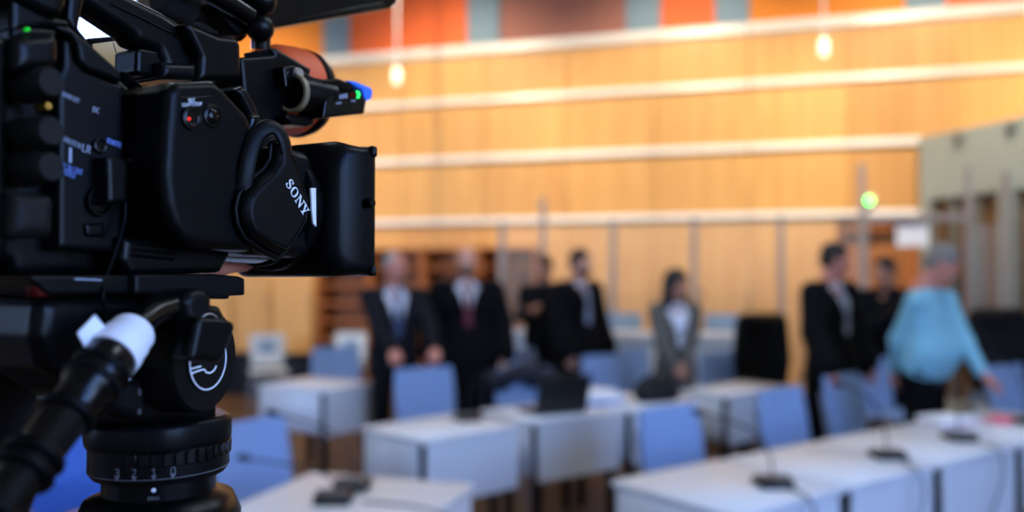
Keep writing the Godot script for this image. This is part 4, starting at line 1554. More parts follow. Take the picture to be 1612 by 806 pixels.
	var fq := [cap(up.call(Vector3(-0.05, 1.12, 0.012)), up.call(Vector3(0.05, 1.12, 0.012)), 0.112 * k, 0.112 * k, 0.06, 1.2), cap(up.call(Vector3(-0.08, 1.32, 0.006)), up.call(Vector3(0.08, 1.32, 0.006)), 0.118 * k, 0.118 * k, 0.06, 1.25), cap(up.call(Vector3(-0.06, 1.46, -0.01)), up.call(Vector3(0.06, 1.46, -0.01)), 0.055 * k, 0.055 * k, 0.05)]
	net(sf, fq, 0.016)
	commit("shirt_front", sf, M[o.get("shirt", "shirt_white")], node)
	var cl := MB.new()
	torus(cl, Transform3D(Basis(Vector3.RIGHT, 0.35 + lean), up.call(Vector3(0, 1.52, -0.008))), 0.063 * k, 0.017, 20, 8)
	commit("collar", cl, M[o.get("shirt", "shirt_white")], node)
	if o.has("tie"):
		var t := MB.new()
		var pts := PackedVector3Array()
		for y in [1.505, 1.46, 1.40, 1.32, 1.24, 1.16, 1.10]:
			pts.append(up.call(Vector3(0, y, [0.075, 0.088, 0.094, 0.109, 0.114, 0.112, 0.108][[1.505, 1.46, 1.40, 1.32, 1.24, 1.16, 1.10].find(y)])))
		tube_r(t, pts, PackedFloat32Array([0.02, 0.015, 0.024, 0.03, 0.036, 0.04, 0.008]), 10, true, 0.3, Vector3(0, 0, 1))
		commit("tie", t, M[o.tie], node)
	var q2: Array = fat.call(0.024, 0.86 if outfit != "police" else 0.97)
	if outfit == "robe":
		q2.append(cap(up.call(Vector3(-0.1, 0.95, 0)), Vector3(-0.12 * k, 0.42 * k, 0), 0.15 * k, 0.17 * k, 0.1, 1.15))
		q2.append(cap(up.call(Vector3(0.1, 0.95, 0)), Vector3(0.12 * k, 0.42 * k, 0), 0.15 * k, 0.17 * k, 0.1, 1.15))
		q2.append(cap(up.call(Vector3(0, 0.95, 0)), Vector3(0, 0.42 * k, 0), 0.15 * k, 0.17 * k, 0.1, 1.15))
		sleeves.call(q2, 0.040, 0.105)
	else:
		sleeves.call(q2, 0.022, 0.050)
	var vy: float = o.get("opening", 1.17)
	if vy < 1.5:
		q2.append([4, up.call(Vector3(0, vy, 0.02)), Vector3.ZERO, o.get("slope", 0.26), 0.008, 0.0, 1.0])
	var coat := MB.new()
	net(coat, q2, 0.0165)
	commit("robe" if outfit == "robe" else "jacket", coat, M[o.coat], node)
	if outfit == "robe" or outfit == "suit" or outfit == "blazer":
		# lapels along the opening
		for s in [-1.0, 1.0]:
			var lp := MB.new()
			var pts := PackedVector3Array()
			var top := 1.47
			for i in 5:
				var t := i / 4.0
				var y := lerpf(vy + 0.02, top, t)
				pts.append(up.call(Vector3(s * (0.012 + (y - vy) * o.get("slope", 0.26) + 0.018), y, lerpf(0.122, 0.062, t * t))))
			tube_r(lp, pts, PackedFloat32Array([0.012, 0.026, 0.034, 0.032, 0.02]), 8, true, 0.35, Vector3(0, 0, 1))
			commit("lapel", lp, M[o.coat], node)
	return node

func floor_under(px: float, py: float, z: float) -> Vector3:
	var p := at_depth(px, py, z)
	return Vector3(p.x, 0, p.z)

# ---------------------------------------------------------------- furniture
var chair_model: Node3D
var chairs_made := 0
func make_chair(label: String, called := "conference_chair", cloth := "chair_blue") -> Node3D:
	var o := thing(called, Transform3D.IDENTITY, label, "chair", "blue conference chairs")
	var st := MB.new()
	rbox(st, Vector3(0, 0.455, 0.0), Vector3(0.47, 0.055, 0.45), 0.02, Transform3D.IDENTITY, 0.04, 2)
	commit("seat", st, M[cloth], o)
	var bk := MB.new()
	var bx := Transform3D(Basis(Vector3.RIGHT, deg_to_rad(-9.0)), Vector3(0, 0.70, -0.245))
	# a slightly hollow back: three lofted rows
	var rings: Array[PackedVector3Array] = []
	for i in 7:
		var y := lerpf(-0.225, 0.215, i / 6.0)
		var w := 0.25 - 0.012 * absf(i - 3.0) / 3.0
		if i == 0 or i == 6:
			w -= 0.012
		var ring := PackedVector3Array()
		for k in 11:
			var t := k / 10.0 * 2.0 - 1.0
			ring.append(bx * Vector3(t * w, y, 0.03 * t * t + 0.016))
		for k in 11:
			var t := 1.0 - k / 10.0 * 2.0
			ring.append(bx * Vector3(t * w, y, 0.03 * t * t - 0.016))
		rings.append(ring)
	loft(bk, rings)
	commit("backrest", bk, M[cloth], o)
	for s in [-1.0, 1.0]:
		var f := MB.new()
		tube(f, spline(PackedVector3Array([Vector3(s * 0.235, 0.0, 0.22), Vector3(s * 0.235, 0.25, 0.215), Vector3(s * 0.235, 0.42, 0.20)]), 3), 0.011, -1, 8)
		commit("leg", f, M.steel, o)
		var g := MB.new()
		tube(g, spline(PackedVector3Array([Vector3(s * 0.235, 0.0, -0.25), Vector3(s * 0.235, 0.25, -0.22), Vector3(s * 0.235, 0.43, -0.21)]), 3), 0.011, -1, 8)
		commit("leg", g, M.steel, o)
		var h := MB.new()
		tube(h, PackedVector3Array([Vector3(s * 0.235, 0.43, 0.21), Vector3(s * 0.235, 0.43, -0.21), Vector3(s * 0.225, 0.55, -0.235), Vector3(s * 0.215, 0.80, -0.285)]), 0.011, -1, 8)
		commit("side_rail", h, M.steel, o)
	return o

# a chair whose backrest's top edge stands at that pixel; "yaw" is where it faces
func chair_at(px: float, py: float, yaw: float, label: String, model := "blue", base := 0.0, group := "blue conference chairs") -> Node3D:
	var top := at_height(px, py, base + 0.905)
	var b := Basis(Vector3.UP, deg_to_rad(yaw))
	var p := top - b * Vector3(0, 0, -0.277)
	p.y = base
	var key := "chair_" + model
	if not M.has("model_" + key):
		var c := make_chair(label, "conference_chair" if model == "blue" else "visitor_chair", "chair_blue" if model == "blue" else "chair_teal")
		c.transform = Transform3D(b, p)
		c.set_meta("group", group)
		M["model_" + key] = c
		return c
	return copy_of(M["model_" + key], Transform3D(b, p), label, group)

func office_chair(px: float, py: float, z: float, yaw: float, label: String) -> void:
	var p := at_depth(px, py, z)
	var h := p.y
	var o := thing("office_chair", Transform3D(Basis(Vector3.UP, deg_to_rad(yaw)), Vector3(p.x, 0, p.z)), label, "chair", "black leather office chairs")
	var b := MB.new()
	prism(b, arc_round(PackedVector2Array([Vector2(-0.25, 0.56), Vector2(0.25, 0.56), Vector2(0.31, 0.85), Vector2(0.27, h - 0.05), Vector2(0.19, h), Vector2(-0.19, h), Vector2(-0.27, h - 0.05), Vector2(-0.31, 0.85)]), 0.05, 3), -0.31, -0.22, 0.035, Transform3D.IDENTITY, 3)
	commit("backrest", b, M.black_leather, o)
	var hr := MB.new()
	rbox(hr, Vector3(0, h - 0.10, -0.20), Vector3(0.28, 0.14, 0.07), 0.03, Transform3D.IDENTITY, 0.04, 3)
	commit("head_cushion", hr, M.black_leather, o)
	var s := MB.new()
	rbox(s, Vector3(0, 0.5, 0), Vector3(0.52, 0.11, 0.50), 0.035, Transform3D.IDENTITY, 0.06, 3)
	commit("seat", s, M.black_leather, o)
	for sd in [-1.0, 1.0]:
		var a := MB.new()
		tube(a, spline(PackedVector3Array([Vector3(sd * 0.27, 0.48, -0.05), Vector3(sd * 0.31, 0.58, 0.0), Vector3(sd * 0.31, 0.70, 0.12), Vector3(sd * 0.31, 0.71, -0.14)]), 4), 0.02, -1, 8)
		commit("armrest", a, M.black_plastic, o)
	var c := MB.new()
	lathe(c, Transform3D.IDENTITY, [Vector2(0, 0.08), Vector2(0.035, 0.08), Vector2(0.035, 0.25), Vector2(0.025, 0.25), Vector2(0.025, 0.45), Vector2(0, 0.45)], 14)
	commit("column", c, M.dark_steel, o)
	for k in 5:
		var f := MB.new()
		var d := Vector3(cos(TAU * k / 5), 0, sin(TAU * k / 5))
		tube(f, PackedVector3Array([Vector3(0, 0.1, 0), d * 0.29 + Vector3(0, 0.07, 0)]), 0.026, 0.016, 8)
		ball(f, Transform3D(Basis.IDENTITY, d * 0.29 + Vector3(0, 0.032, 0)), Vector3.ONE * 0.032, 10)
		commit("foot", f, M.black_plastic, o)

func white_chair(px: float, py: float, z: float, yaw: float, label: String) -> void:
	var top := at_depth(px, py, z)
	var o := thing("stacking_chair", Transform3D(Basis(Vector3.UP, deg_to_rad(yaw)), Vector3(top.x, 0, top.z)), label, "chair", "white stacking chairs")
	var s := MB.new()
	rbox(s, Vector3(0, 0.45, 0.02), Vector3(0.45, 0.03, 0.44), 0.012, Transform3D.IDENTITY, 0.05, 2)
	commit("seat", s, M.chair_white, o)
	var b := MB.new()
	prism(b, arc_round(PackedVector2Array([Vector2(-0.2, 0.50), Vector2(0.2, 0.50), Vector2(0.22, 0.90), Vector2(-0.22, 0.90)]), 0.05, 3), -0.225, -0.20, 0.01, Transform3D.IDENTITY, 2)
	commit("backrest", b, M.chair_white, o)
	var w := MB.new()
	rbox(w, Vector3(0, 0.74, -0.198), Vector3(0.2, 0.14, 0.004), 0.0)
	commit("back_pad", w, M.chair_teal, o)
	for sx in [-1.0, 1.0]:
		for sz in [-1.0, 1.0]:
			var l := MB.new()
			tube(l, PackedVector3Array([Vector3(sx * 0.19, 0.44, sz * 0.17), Vector3(sx * 0.23, 0, sz * 0.23)]), 0.011, -1, 8)
			commit("leg", l, M.steel, o)
		var u := MB.new()
		tube(u, PackedVector3Array([Vector3(sx * 0.18, 0.44, -0.19), Vector3(sx * 0.18, 0.60, -0.215)]), 0.011, -1, 8)
		commit("back_bar", u, M.steel, o)

# single table with skirts; near edge between two pixels of its top, "deep" metres away from the viewer
func table_px(a: Vector2, b: Vector2, deep: float, label: String, turn := 0.0) -> Node3D:
	var p := at_height(a.x, a.y, 0.745)
	var q := at_height(b.x, b.y, 0.745)
	var d := (q - p)
	d.y = 0
	var w := d.length()
	var c := (p + q) / 2
	d = Basis(Vector3.UP, deg_to_rad(turn)) * d.normalized()
	return table_m(c, d, w, deep, label)

func table_m(near_mid: Vector3, d: Vector3, w: float, deep: float, label: String) -> Node3D:
	var z := d.cross(Vector3.UP).normalized()     # towards the near side
	var mid := near_mid - z * deep / 2
	mid.y = 0
	var o := thing("table", Transform3D(Basis(d, Vector3.UP, z), mid), label, "table", "white courtroom tables")
	var t := MB.new()
	rbox(t, Vector3(0, 0.732, 0), Vector3(w - 0.006, 0.026, deep), 0.004)
	commit("table_top", t, M.table_white, o)
	var f := MB.new()
	rbox(f, Vector3(0, 0.545, deep / 2 - 0.02), Vector3(w - 0.08, 0.34, 0.02), 0.002)
	commit("front_panel", f, M.table_white, o)
	for s in [-1.0, 1.0]:
		var e := MB.new()
		rbox(e, Vector3(s * (w / 2 - 0.02), 0.56, -0.02), Vector3(0.02, 0.31, deep - 0.10), 0.002)
		commit("end_panel", e, M.table_white, o)
		for r in [-1.0, 1.0]:
			var l := MB.new()
			rbox(l, Vector3(s * (w / 2 - 0.065), 0.36, r * (deep / 2 - 0.07)), Vector3(0.05, 0.72, 0.05), 0.006)
			commit("leg", l, M.dark_steel, o)
	return o

# gooseneck microphone: foot at one pixel, head at another; "lean" says how far the head stands towards the viewer
func mic(foot: Vector2, head: Vector2, yaw: float, label: String, table_h := 0.745, size := 1.0) -> void:
	var p := at_height(foot.x, foot.y, table_h)
	var hd := at_depth(head.x, head.y, -p.z + 0.02)
	var o := thing("table_microphone", Transform3D(Basis(Vector3.UP, deg_to_rad(yaw)), p), label, "microphone", "gooseneck table microphones")
	var inv := o.transform.affine_inverse()
	var b := MB.new()
	prism(b, PackedVector2Array([Vector2(-0.08, 0), Vector2(0.08, 0), Vector2(0.08, 0.018), Vector2(0.02, 0.042), Vector2(-0.05, 0.042), Vector2(-0.08, 0.03)]), -0.07 * size, 0.07 * size, 0.006, Transform3D(Basis(Vector3.UP, PI / 2), Vector3.ZERO))
	commit("foot", b, M.black_plastic, o)
	var h := inv * hd
	var g := MB.new()
	var pts := spline(PackedVector3Array([Vector3(0, 0.03, 0), Vector3(h.x * 0.05, 0.03 + h.y * 0.35, h.z * 0.1), Vector3(h.x * 0.35, h.y * 0.8, h.z * 0.4), h]), 5)
	tube(g, pts, 0.0045, -1, 8)
	commit("gooseneck", g, M.dark_steel, o)
	var m := MB.new()
	var dir := (pts[-1] - pts[-3]).normalized()
	tube_r(m, PackedVector3Array([h - dir * 0.005, h, h + dir * 0.03, h + dir * 0.05]), PackedFloat32Array([0.006, 0.013, 0.014, 0.006]), 12)
	commit("capsule", m, M.foam_black, o)
	var k := MB.new()
	for i in 3:
		rbox(k, Vector3(-0.03 + i * 0.03, 0.043, 0.02), Vector3(0.016, 0.006, 0.012), 0.001)
	commit("button", k, M.button_grey, o)

func cable(pts: PackedVector3Array, r: float, label: String) -> void:
	var o := thing("cable", Transform3D(Basis.IDENTITY, pts[0]), label, "cable", "")
	var q := PackedVector3Array()
	for p in pts:
		q.append(p - pts[0])
	var mb := MB.new()
	tube(mb, spline(q, 6), r, -1, 8)
	commit("cord", mb, M.black_plastic, o)

# ---------------------------------------------------------------- the camcorder, its accessories and the tripod
var rig: Node3D
func slab(called: String, px: Array, w1: float, w0: float, bev: float, m: Material, parent: Node = null, corner := 0.0, steps := 3) -> MeshInstance3D:
	var p := side_poly(px, w1)
	var mb := MB.new()
	if bev >= 0.002:
		pillow(mb, p, w0, w1, bev)
	else:
		prism(mb, p, w0, w1, bev, Transform3D.IDENTITY, 1)
	return commit(called, mb, m, rig if parent == null else parent)

# a disc, knob or ring turned about the axis out of the camcorder's side
func knob(called: String, px: float, py: float, w0: float, prof: Array, m: Material, parent: Node = null, seg := 28) -> MeshInstance3D:
	var c := side3(px, py, w0)
	var mb := MB.new()
	lathe(mb, Transform3D(Basis(Vector3.RIGHT, PI / 2), c), prof, seg)
	return commit(called, mb, m, rig if parent == null else parent)

# lettering on the side: baseline from one pixel to another, at w
func print_text(text: String, p0: Vector2, p1: Vector2, w: float, m: Material, parent: Node, serif := false, tall := 1.0, called := "lettering") -> void:
	var f := SystemFont.new()
	f.font_names = PackedStringArray(["Droid Serif" if serif else "Droid Sans"])
	if serif:
		f.font_weight = 700
	var t := TextMesh.new()
	t.text = text
	t.font = f
	t.font_size = 32
	t.pixel_size = 0.01
	t.depth = 0.02
	t.curve_step = 2.0
	t.horizontal_alignment = HORIZONTAL_ALIGNMENT_LEFT
	t.vertical_alignment = VERTICAL_ALIGNMENT_BOTTOM
	var a := on_side(p0.x, p0.y, w)
	var b := on_side(p1.x, p1.y, w)
	var d := b - a
	var box := t.get_aabb()
	var s := d.length() / maxf(box.size.x, 1e-4)
	var x := Vector3(d.x, d.y, 0).normalized()
	var y := Vector3(-x.y, x.x, 0)
	var o := MeshInstance3D.new()
	o.mesh = t
	t.material = m
	o.transform = Transform3D(Basis(x * s, y * s * tall, Vector3(0, 0, 0.02)), Vector3(a.x, a.y, w)) * Transform3D(Basis.IDENTITY, Vector3(-box.position.x, -box.position.y, 0))
	put(o, called, parent)

func rr(cx: float, cy: float, w: float, h: float, r: float, seg := 5) -> PackedVector2Array:
	return arc_round(rect(w, h, Vector2(cx, cy)), r, seg)

func build_camcorder() -> void:
	rig = thing("camcorder", cam_frame, "large black broadcast camcorder with handle, hand strap and square lens hood on the tripod", "camcorder")
	# ---- main body and rear
	slab("body", [-90, 70, 60, 60, 118, 64, 195, 124, 240, 165, 330, 170, 400, 215, 470, 236, 470, 392, 372, 396, 345, 430, 24, 436, 12, 410, -90, 406], -0.012, -0.095, 0.006, M.cam_black, null, 0.004)
	var pan := slab("terminal_panel", [101, 60, 113, 64, 119, 95, 134, 111, 172, 127, 195, 134, 196, 250, 192, 398, 92, 392, 92, 118, 100, 104], 0.004, -0.03, 0.003, M.cam_panel, null, 0.003)
	slab("top_cover", [84, 38, 112, 43, 146, 71, 192, 112, 192, 131, 172, 121, 140, 110, 126, 97, 122, 72, 112, 56, 97, 48], 0.006, -0.05, 0.003, M.cam_panel, null, 0.003)
	slab("rear_block", [24, 56, 88, 50, 99, 62, 99, 98, 90, 113, 26, 115, 22, 100], 0.018, -0.06, 0.008, M.cam_black, null, 0.006)
	slab("battery", [22, 302, 84, 306, 92, 316, 90, 366, 84, 374, 24, 374, 18, 366], 0.022, -0.05, 0.008, M.knob_brown, null, 0.005)
	slab("rear_frame", [-90, 50, 12, 56, 16, 70, 16, 408, -90, 410], 0.012, -0.09, 0.006, M.cam_black)
	for y in [136.0, 212.0, 267.0]:
		knob("audio_knob", 38.0, y, -0.002, [Vector2(0, 0.026), Vector2(0.0075, 0.026), Vector2(0.0092, 0.0235), Vector2(0.0098, 0.004), Vector2(0.0105, 0.002), Vector2(0.0105, 0), Vector2(0, 0)], M.knob_brown)
	knob("brass_contact", 74.0, 131.0, 0.0, [Vector2(0, 0.01), Vector2(0.003, 0.01), Vector2(0.0036, 0.008), Vector2(0.0036, 0), Vector2(0, 0)], M.brass, null, 14)
	knob("brass_contact", 60.0, 169.0, 0.0, [Vector2(0, 0.01), Vector2(0.0022, 0.01), Vector2(0.0026, 0.008), Vector2(0.0026, 0), Vector2(0, 0)], M.brass, null, 14)
	knob("indicator_led", 40.0, 47.0, 0.010, [Vector2(0, 0.003), Vector2(0.0008, 0.003), Vector2(0.0010, 0.002), Vector2(0.0010, 0), Vector2(0, 0)], M.led_dim, null, 10)
	slab("led_ledge", [18, 42, 60, 42, 92, 46, 92, 60, 18, 62], 0.010, -0.05, 0.004, M.cam_black)
	# print on the terminal panel
	print_text("SD/HD OUT", Vector2(97, 151), Vector2(124, 163), 0.0045, M.print_grey, pan, false, 1.8)
	print_text("DC", Vector2(146, 176), Vector2(156, 179), 0.0045, M.print_grey, pan, false, 1.2)
	print_text("GENLOCK IN", Vector2(97, 221), Vector2(126, 234), 0.0045, M.print_grey, pan, false, 1.8)
	print_text("LR", Vector2(129, 238), Vector2(142, 242), 0.0045, M.print_grey, pan, false, 1.1)
	print_text("REMOTE", Vector2(168, 225), Vector2(190, 233), 0.0045, M.print_blue, pan, false, 1.6)
	print_text("TC IN / OUT", Vector2(97, 265), Vector2(129, 276), 0.0045, M.print_blue, pan, false, 1.8)
	print_text("VIDEO", Vector2(97, 273), Vector2(117, 281), 0.0045, M.print_blue, pan, false, 1.5)
	slab("printed_line", [109, 232, 113, 233, 113, 256, 109, 256], 0.0046, 0.003, 0.0, M.print_grey, pan)
	slab("port_cover", [134, 352, 166, 350, 167, 374, 136, 372], 0.0065, -0.01, 0.002, M.cam_black, pan, 0.002)
	knob("port_socket", 150.0, 318.0, 0.002, [Vector2(0, 0.004), Vector2(0.006, 0.004), Vector2(0.0075, 0.006), Vector2(0.009, 0.006), Vector2(0.0095, 0.003), Vector2(0.0095, 0), Vector2(0, 0)], M.cam_gloss, pan)
	knob("port_socket", 152.0, 230.0, 0.002, [Vector2(0, 0.004), Vector2(0.003, 0.004), Vector2(0.004, 0.005), Vector2(0.005, 0.003), Vector2(0.005, 0), Vector2(0, 0)], M.cam_gloss, pan, 16)
	slab("cable_plug", [168, 246, 190, 246, 203, 252, 205, 266, 203, 320, 170, 322], 0.018, 0.002, 0.003, M.cam_black, null, 0.002)
	slab("plug_sleeve", [200, 250, 222, 246, 222, 252, 205, 256], 0.012, 0.004, 0.001, M.cam_rubber)
	# ---- vent, base block
	var base := slab("base_block", [195, 372, 300, 382, 368, 395, 350, 429, 205, 434, 190, 410], 0.014, -0.085, 0.005, M.cam_black, null, 0.003)
	for k in 3:
		var y := 381.0 + k * 9.0
		slab("vent_slot", [212 - k * 2, y, 284 - k * 3, y + 7, 282 - k * 3, y + 12, 211 - k * 2, y + 5], 0.0155, 0.012, 0.001, M.cam_gloss, base)
	slab("louvre", [196, 114, 204, 120, 236, 150, 230, 158, 196, 130], -0.02, -0.09, 0.001, M.cam_gloss)
	for k in 4:
		slab("louvre_rib", [194, 112 + k * 7, 204, 117 + k * 7, 238, 147 + k * 5, 236, 150 + k * 5, 203, 120 + k * 7, 194, 115 + k * 7], -0.016, -0.09, 0.0008, M.cam_black)
	# ---- handle
	var hp := side_poly([-60, -70, 118, -56, 158, -34, 226, 0, 258, 16, 292, 38, 318, 52, 330, 76, 318, 90, 314, 126, 258, 124, 257, 98, 250, 82, 218, 70, 210, 58, 186, 42, 144, 14, 120, -14, -60, -40], -0.034)
	var hm := MB.new()
	pillow(hm, hp, -0.060, -0.034, 0.009, 0.0016)
	var handle := commit("handle", hm, M.cam_black, rig)
	var seam := MB.new()
	tube(seam, PackedVector3Array([side3(176, 6, -0.0332), side3(226, 30, -0.0332), side3(262, 48, -0.0332), side3(300, 66, -0.0332)]), 0.0006, -1, 6)
	commit("seam", seam, M.cam_gloss, handle)
	slab("handle_post", [108, -20, 140, -20, 131, 22, 127, 44, 140, 60, 140, 70, 112, 44, 104, 28], -0.012, -0.04, 0.004, M.cam_black, null, 0.004)
	slab("viewfinder_panel", [-70, -70, 122, -70, 108, 10, 99, 26, 86, 26, 36, 2, 10, -12, -70, -20], 0.004, -0.06, 0.006, M.cam_black, null, 0.006)
	slab("viewfinder_base", [17, -8, 40, 2, 86, 28, 110, 30, 114, 46, 84, 42, 40, 48, 17, 54], -0.002, -0.05, 0.004, M.cam_black)
	slab("handle_front", [292, 38, 300, 35, 346, 55, 374, 58, 382, 70, 383, 126, 314, 128, 316, 90], -0.022, -0.075, 0.006, M.cam_black, null, 0.004)
	slab("handle_plate", [298, 35, 318, 33, 346, 50, 346, 57, 330, 54, 304, 42], -0.030, -0.068, 0.0015, M.cam_panel, null, 0.001)
	slab("handle_bracket", [216, 78, 222, 75, 250, 80, 256, 96, 256, 118, 240, 121, 220, 118, 215, 112], -0.036, -0.062, 0.003, M.cam_black, null, 0.003)
	slab("post_collar", [257, 97, 314, 99, 311, 126, 257, 124], -0.024, -0.07, 0.006, M.cam_panel, null, 0.004)
	# ---- grip housing
	var grip := slab("grip", [266, 140, 278, 128, 340, 126, 356, 140, 394, 181, 402, 205, 400, 396, 340, 394, 310, 391, 290, 381, 272, 356, 262, 322, 257, 270, 260, 215], 0.040, -0.02, 0.007, M.cam_grip, null, 0.004, 4)
	var gs := MB.new()
	tube(gs, PackedVector3Array([side3(284, 154, 0.0402), side3(320, 153, 0.0402), side3(344, 150, 0.0402), side3(352, 143, 0.0402)]), 0.0005, -1, 6)
	commit("seam", gs, M.cam_gloss, grip)
	# record button with red lamp, second button beside it
	var b1 := knob("record_button", 300.0, 186.0, 0.040, [Vector2(0, 0.002), Vector2(0.0045, 0.002), Vector2(0.0058, 0.0028), Vector2(0.0066, 0.0008), Vector2(0.0074, 0.0026), Vector2(0.0080, 0.0016), Vector2(0.0080, 0), Vector2(0, 0)], M.cam_gloss, grip)
	knob("record_lamp", 297.5, 187.0, 0.0422, [Vector2(0, 0.0008), Vector2(0.0009, 0.0006), Vector2(0.0010, 0), Vector2(0, 0)], M.led_red, b1, 12)
	knob("assign_button", 334.0, 183.0, 0.040, [Vector2(0, 0.002), Vector2(0.0038, 0.0024), Vector2(0.0048, 0.0014), Vector2(0.0056, 0.0003), Vector2(0.0072, 0.0016), Vector2(0.0080, 0.0006), Vector2(0.0080, 0), Vector2(0, 0)], M.cam_gloss, grip)
	print_text("REC", Vector2(297.5, 161.8), Vector2(308.5, 160.9), 0.0404, M.print_white, grip, false, 1.0)
	print_text("START/STOP", Vector2(287, 168.5), Vector2(318.5, 166), 0.0404, M.print_white, grip, false, 1.0)
	slab("front_trim", [372, 140, 386, 134, 404, 160, 412, 186, 405, 205, 392, 180], 0.030, -0.03, 0.005, M.cam_black, null, 0.003)
	slab("zoom_rocker", [396, 180, 410, 178, 420, 200, 400, 226, 388, 235, 392, 205], 0.038, 0.0, 0.004, M.cam_gloss, null, 0.003)
	# ---- front housing behind the hand strap
	slab("lens_housing", [392, 204, 432, 200, 468, 233, 488, 239, 497, 250, 499, 268, 498, 386, 492, 400, 478, 406, 400, 403, 372, 397], 0.028, -0.07, 0.010, M.cam_panel, null, 0.006, 4)
	# ---- hand strap: padded leather flap with piping, and the loop above it
	var sp := side_poly([444, 222, 455, 226, 470, 251, 482, 288, 489, 314, 488, 350, 462, 394, 452, 401, 431, 392, 401, 371, 391, 351, 388, 328, 393, 306, 411, 285, 430, 268, 441, 251], 0.052)
	var sm := MB.new()
	pillow(sm, sp, 0.034, 0.052, 0.007, 0.0011)
	var strap := commit("hand_strap", sm, M.cam_leather, rig)
	var pipe := MB.new()
	var pp := PackedVector3Array()
	for q in inset(arc_round(sp, 0.005, 4), 0.0035):
		pp.append(Vector3(q.x, q.y, 0.0513))
	pp.append(pp[0])
	tube(pipe, pp, 0.0007, -1, 6, false)
	commit("stitching", pipe, M.cam_black, strap)
	var edge := MB.new()
	pp = PackedVector3Array()
	for q in inset(arc_round(sp, 0.005, 4), -0.0015):
		pp.append(Vector3(q.x, q.y, 0.043))
	pp.append(pp[0])
	tube(edge, pp, 0.0018, -1, 8, false)
	commit("piping", edge, M.cam_leather, strap)
	var lp := MB.new()
	var lpts := spline(PackedVector3Array([side3(452, 246, 0.050), side3(447, 222, 0.050), side3(436, 204, 0.048), side3(422, 200, 0.046), side3(406, 210, 0.044), side3(396, 232, 0.044), side3(388, 268, 0.044), side3(383, 310, 0.042), side3(386, 352, 0.042), side3(404, 380, 0.042), side3(440, 400, 0.042)]), 5)
	var lr := PackedFloat32Array()
	for i in lpts.size():
		lr.append(0.0062)
	tube_r(lp, lpts, lr, 10, true, 0.34, Vector3(0, 0, 1))
	commit("strap_loop", lp, M.cam_leather, strap)
	knob("strap_rivet", 418.0, 248.0, 0.032, [Vector2(0, 0.012), Vector2(0.006, 0.011), Vector2(0.008, 0.008), Vector2(0.008, 0), Vector2(0, 0)], M.cam_leather, strap, 16)
	print_text("SONY", Vector2(449.0, 290.0), Vector2(478.5, 341.5), 0.0523, M.print_white, strap, true, 1.0, "logo_lettering")
	# white sticker on the housing's front edge
	slab("sticker", [489.5, 296, 497.5, 296, 498, 357, 493.5, 352, 491, 330], 0.0455, 0.0440, 0.0, M.tape_white, strap)
	# ---- lens barrel: rings about the optical axis
	var vmid := (on_side(540, 436, 0.045).y + on_side(540, 221, 0.045).y) / 2
	var ub := on_side(545, 330, 0.050).x - 0.010
	var axis := Transform3D(Basis(Vector3(0, 1, 0), Vector3(1, 0, 0), Vector3(0, 0, -1)), Vector3(0, vmid, -0.012))
	var bar := MB.new()
	lathe(bar, axis, [Vector2(0, ub - 0.075), Vector2(0.042, ub - 0.075), Vector2(0.0435, ub - 0.06), Vector2(0.0445, ub - 0.030), Vector2(0.0445, ub + 0.002), Vector2(0.0, ub + 0.002)], 56)
	var barrel := commit("lens_barrel", bar, M.cam_gloss, rig)
	var ring := MB.new()
	lathe(ring, axis, [Vector2(0.043, ub - 0.014), Vector2(0.0490, ub - 0.013), Vector2(0.0500, ub - 0.011), Vector2(0.0500, ub - 0.004), Vector2(0.0490, ub - 0.002), Vector2(0.043, ub - 0.001)], 56)
	commit("focus_ring", ring, M.cam_rubber, barrel)
	var ring2 := MB.new()
	lathe(ring2, axis, [Vector2(0.043, ub - 0.024), Vector2(0.0462, ub - 0.0235), Vector2(0.0466, ub - 0.022), Vector2(0.0466, ub - 0.019), Vector2(0.043, ub - 0.018)], 56)
	commit("iris_ring", ring2, M.cam_rubber, barrel)
	# ---- lens hood: rounded rectangle with flared corners, hollow towards the front
	var vb := on_side(540, 436, 0.045).y
	var vt := on_side(540, 221, 0.045).y
	var uf := on_side(588, 330, 0.050).x
	var vm := (vb + vt) / 2
	var hh := vt - vb
	var wm := -0.012
	var rings: Array[PackedVector3Array] = []
	# back plate, outer wall forward, lip, inner wall back
	for q in [[ub, 0.092, 0.092, 0.046], [ub + 0.003, 0.112, hh * 0.96, 0.030], [ub + 0.012, 0.124, hh, 0.016], [uf - 0.010, 0.124, hh * 0.97, 0.010], [uf - 0.004, 0.127, hh * 0.985, 0.009], [uf, 0.127, hh * 0.985, 0.009], [uf + 0.001, 0.123, hh * 0.95, 0.008], [uf - 0.004, 0.118, hh * 0.92, 0.010], [uf - 0.030, 0.095, hh * 0.80, 0.02]]:
		var pr := PackedVector3Array()
		for c in rr(0, 0, q[1], q[2], q[3], 6):
			pr.append(Vector3(q[0], vm + c.y, wm + c.x))
		rings.append(pr)
	var hd := MB.new()
	loft(hd, rings)
	var hood := commit("lens_hood", hd, M.cam_hood, rig)
	for y in [0.5, -0.5]:
		var ear := MB.new()
		rbox(ear, Vector3(uf - 0.002, vm + y * hh * 0.90, 0.050), Vector3(0.007, 0.010, 0.008), 0.003, Transform3D.IDENTITY, 0.003, 2)
		commit("hood_latch", ear, M.cam_hood, hood)
	knob("hood_screw", 572.0, 320.0, 0.048, [Vector2(0, 0.010), Vector2(0.0035, 0.010), Vector2(0.0042, 0.008), Vector2(0.0042, 0.003), Vector2(0.002, 0.003), Vector2(0.002, 0), Vector2(0, 0)], M.cam_gloss, hood, 18)
	# ---- LCD seen through the gap under the handle
	var lw := -0.105
	var lcd := slab("lcd_panel", [142, 60, 206, 55, 214, 64, 238, 128, 236, 136, 200, 136, 140, 120], lw - 0.001, lw - 0.010, 0.001, M.cam_black, null, 0.002)
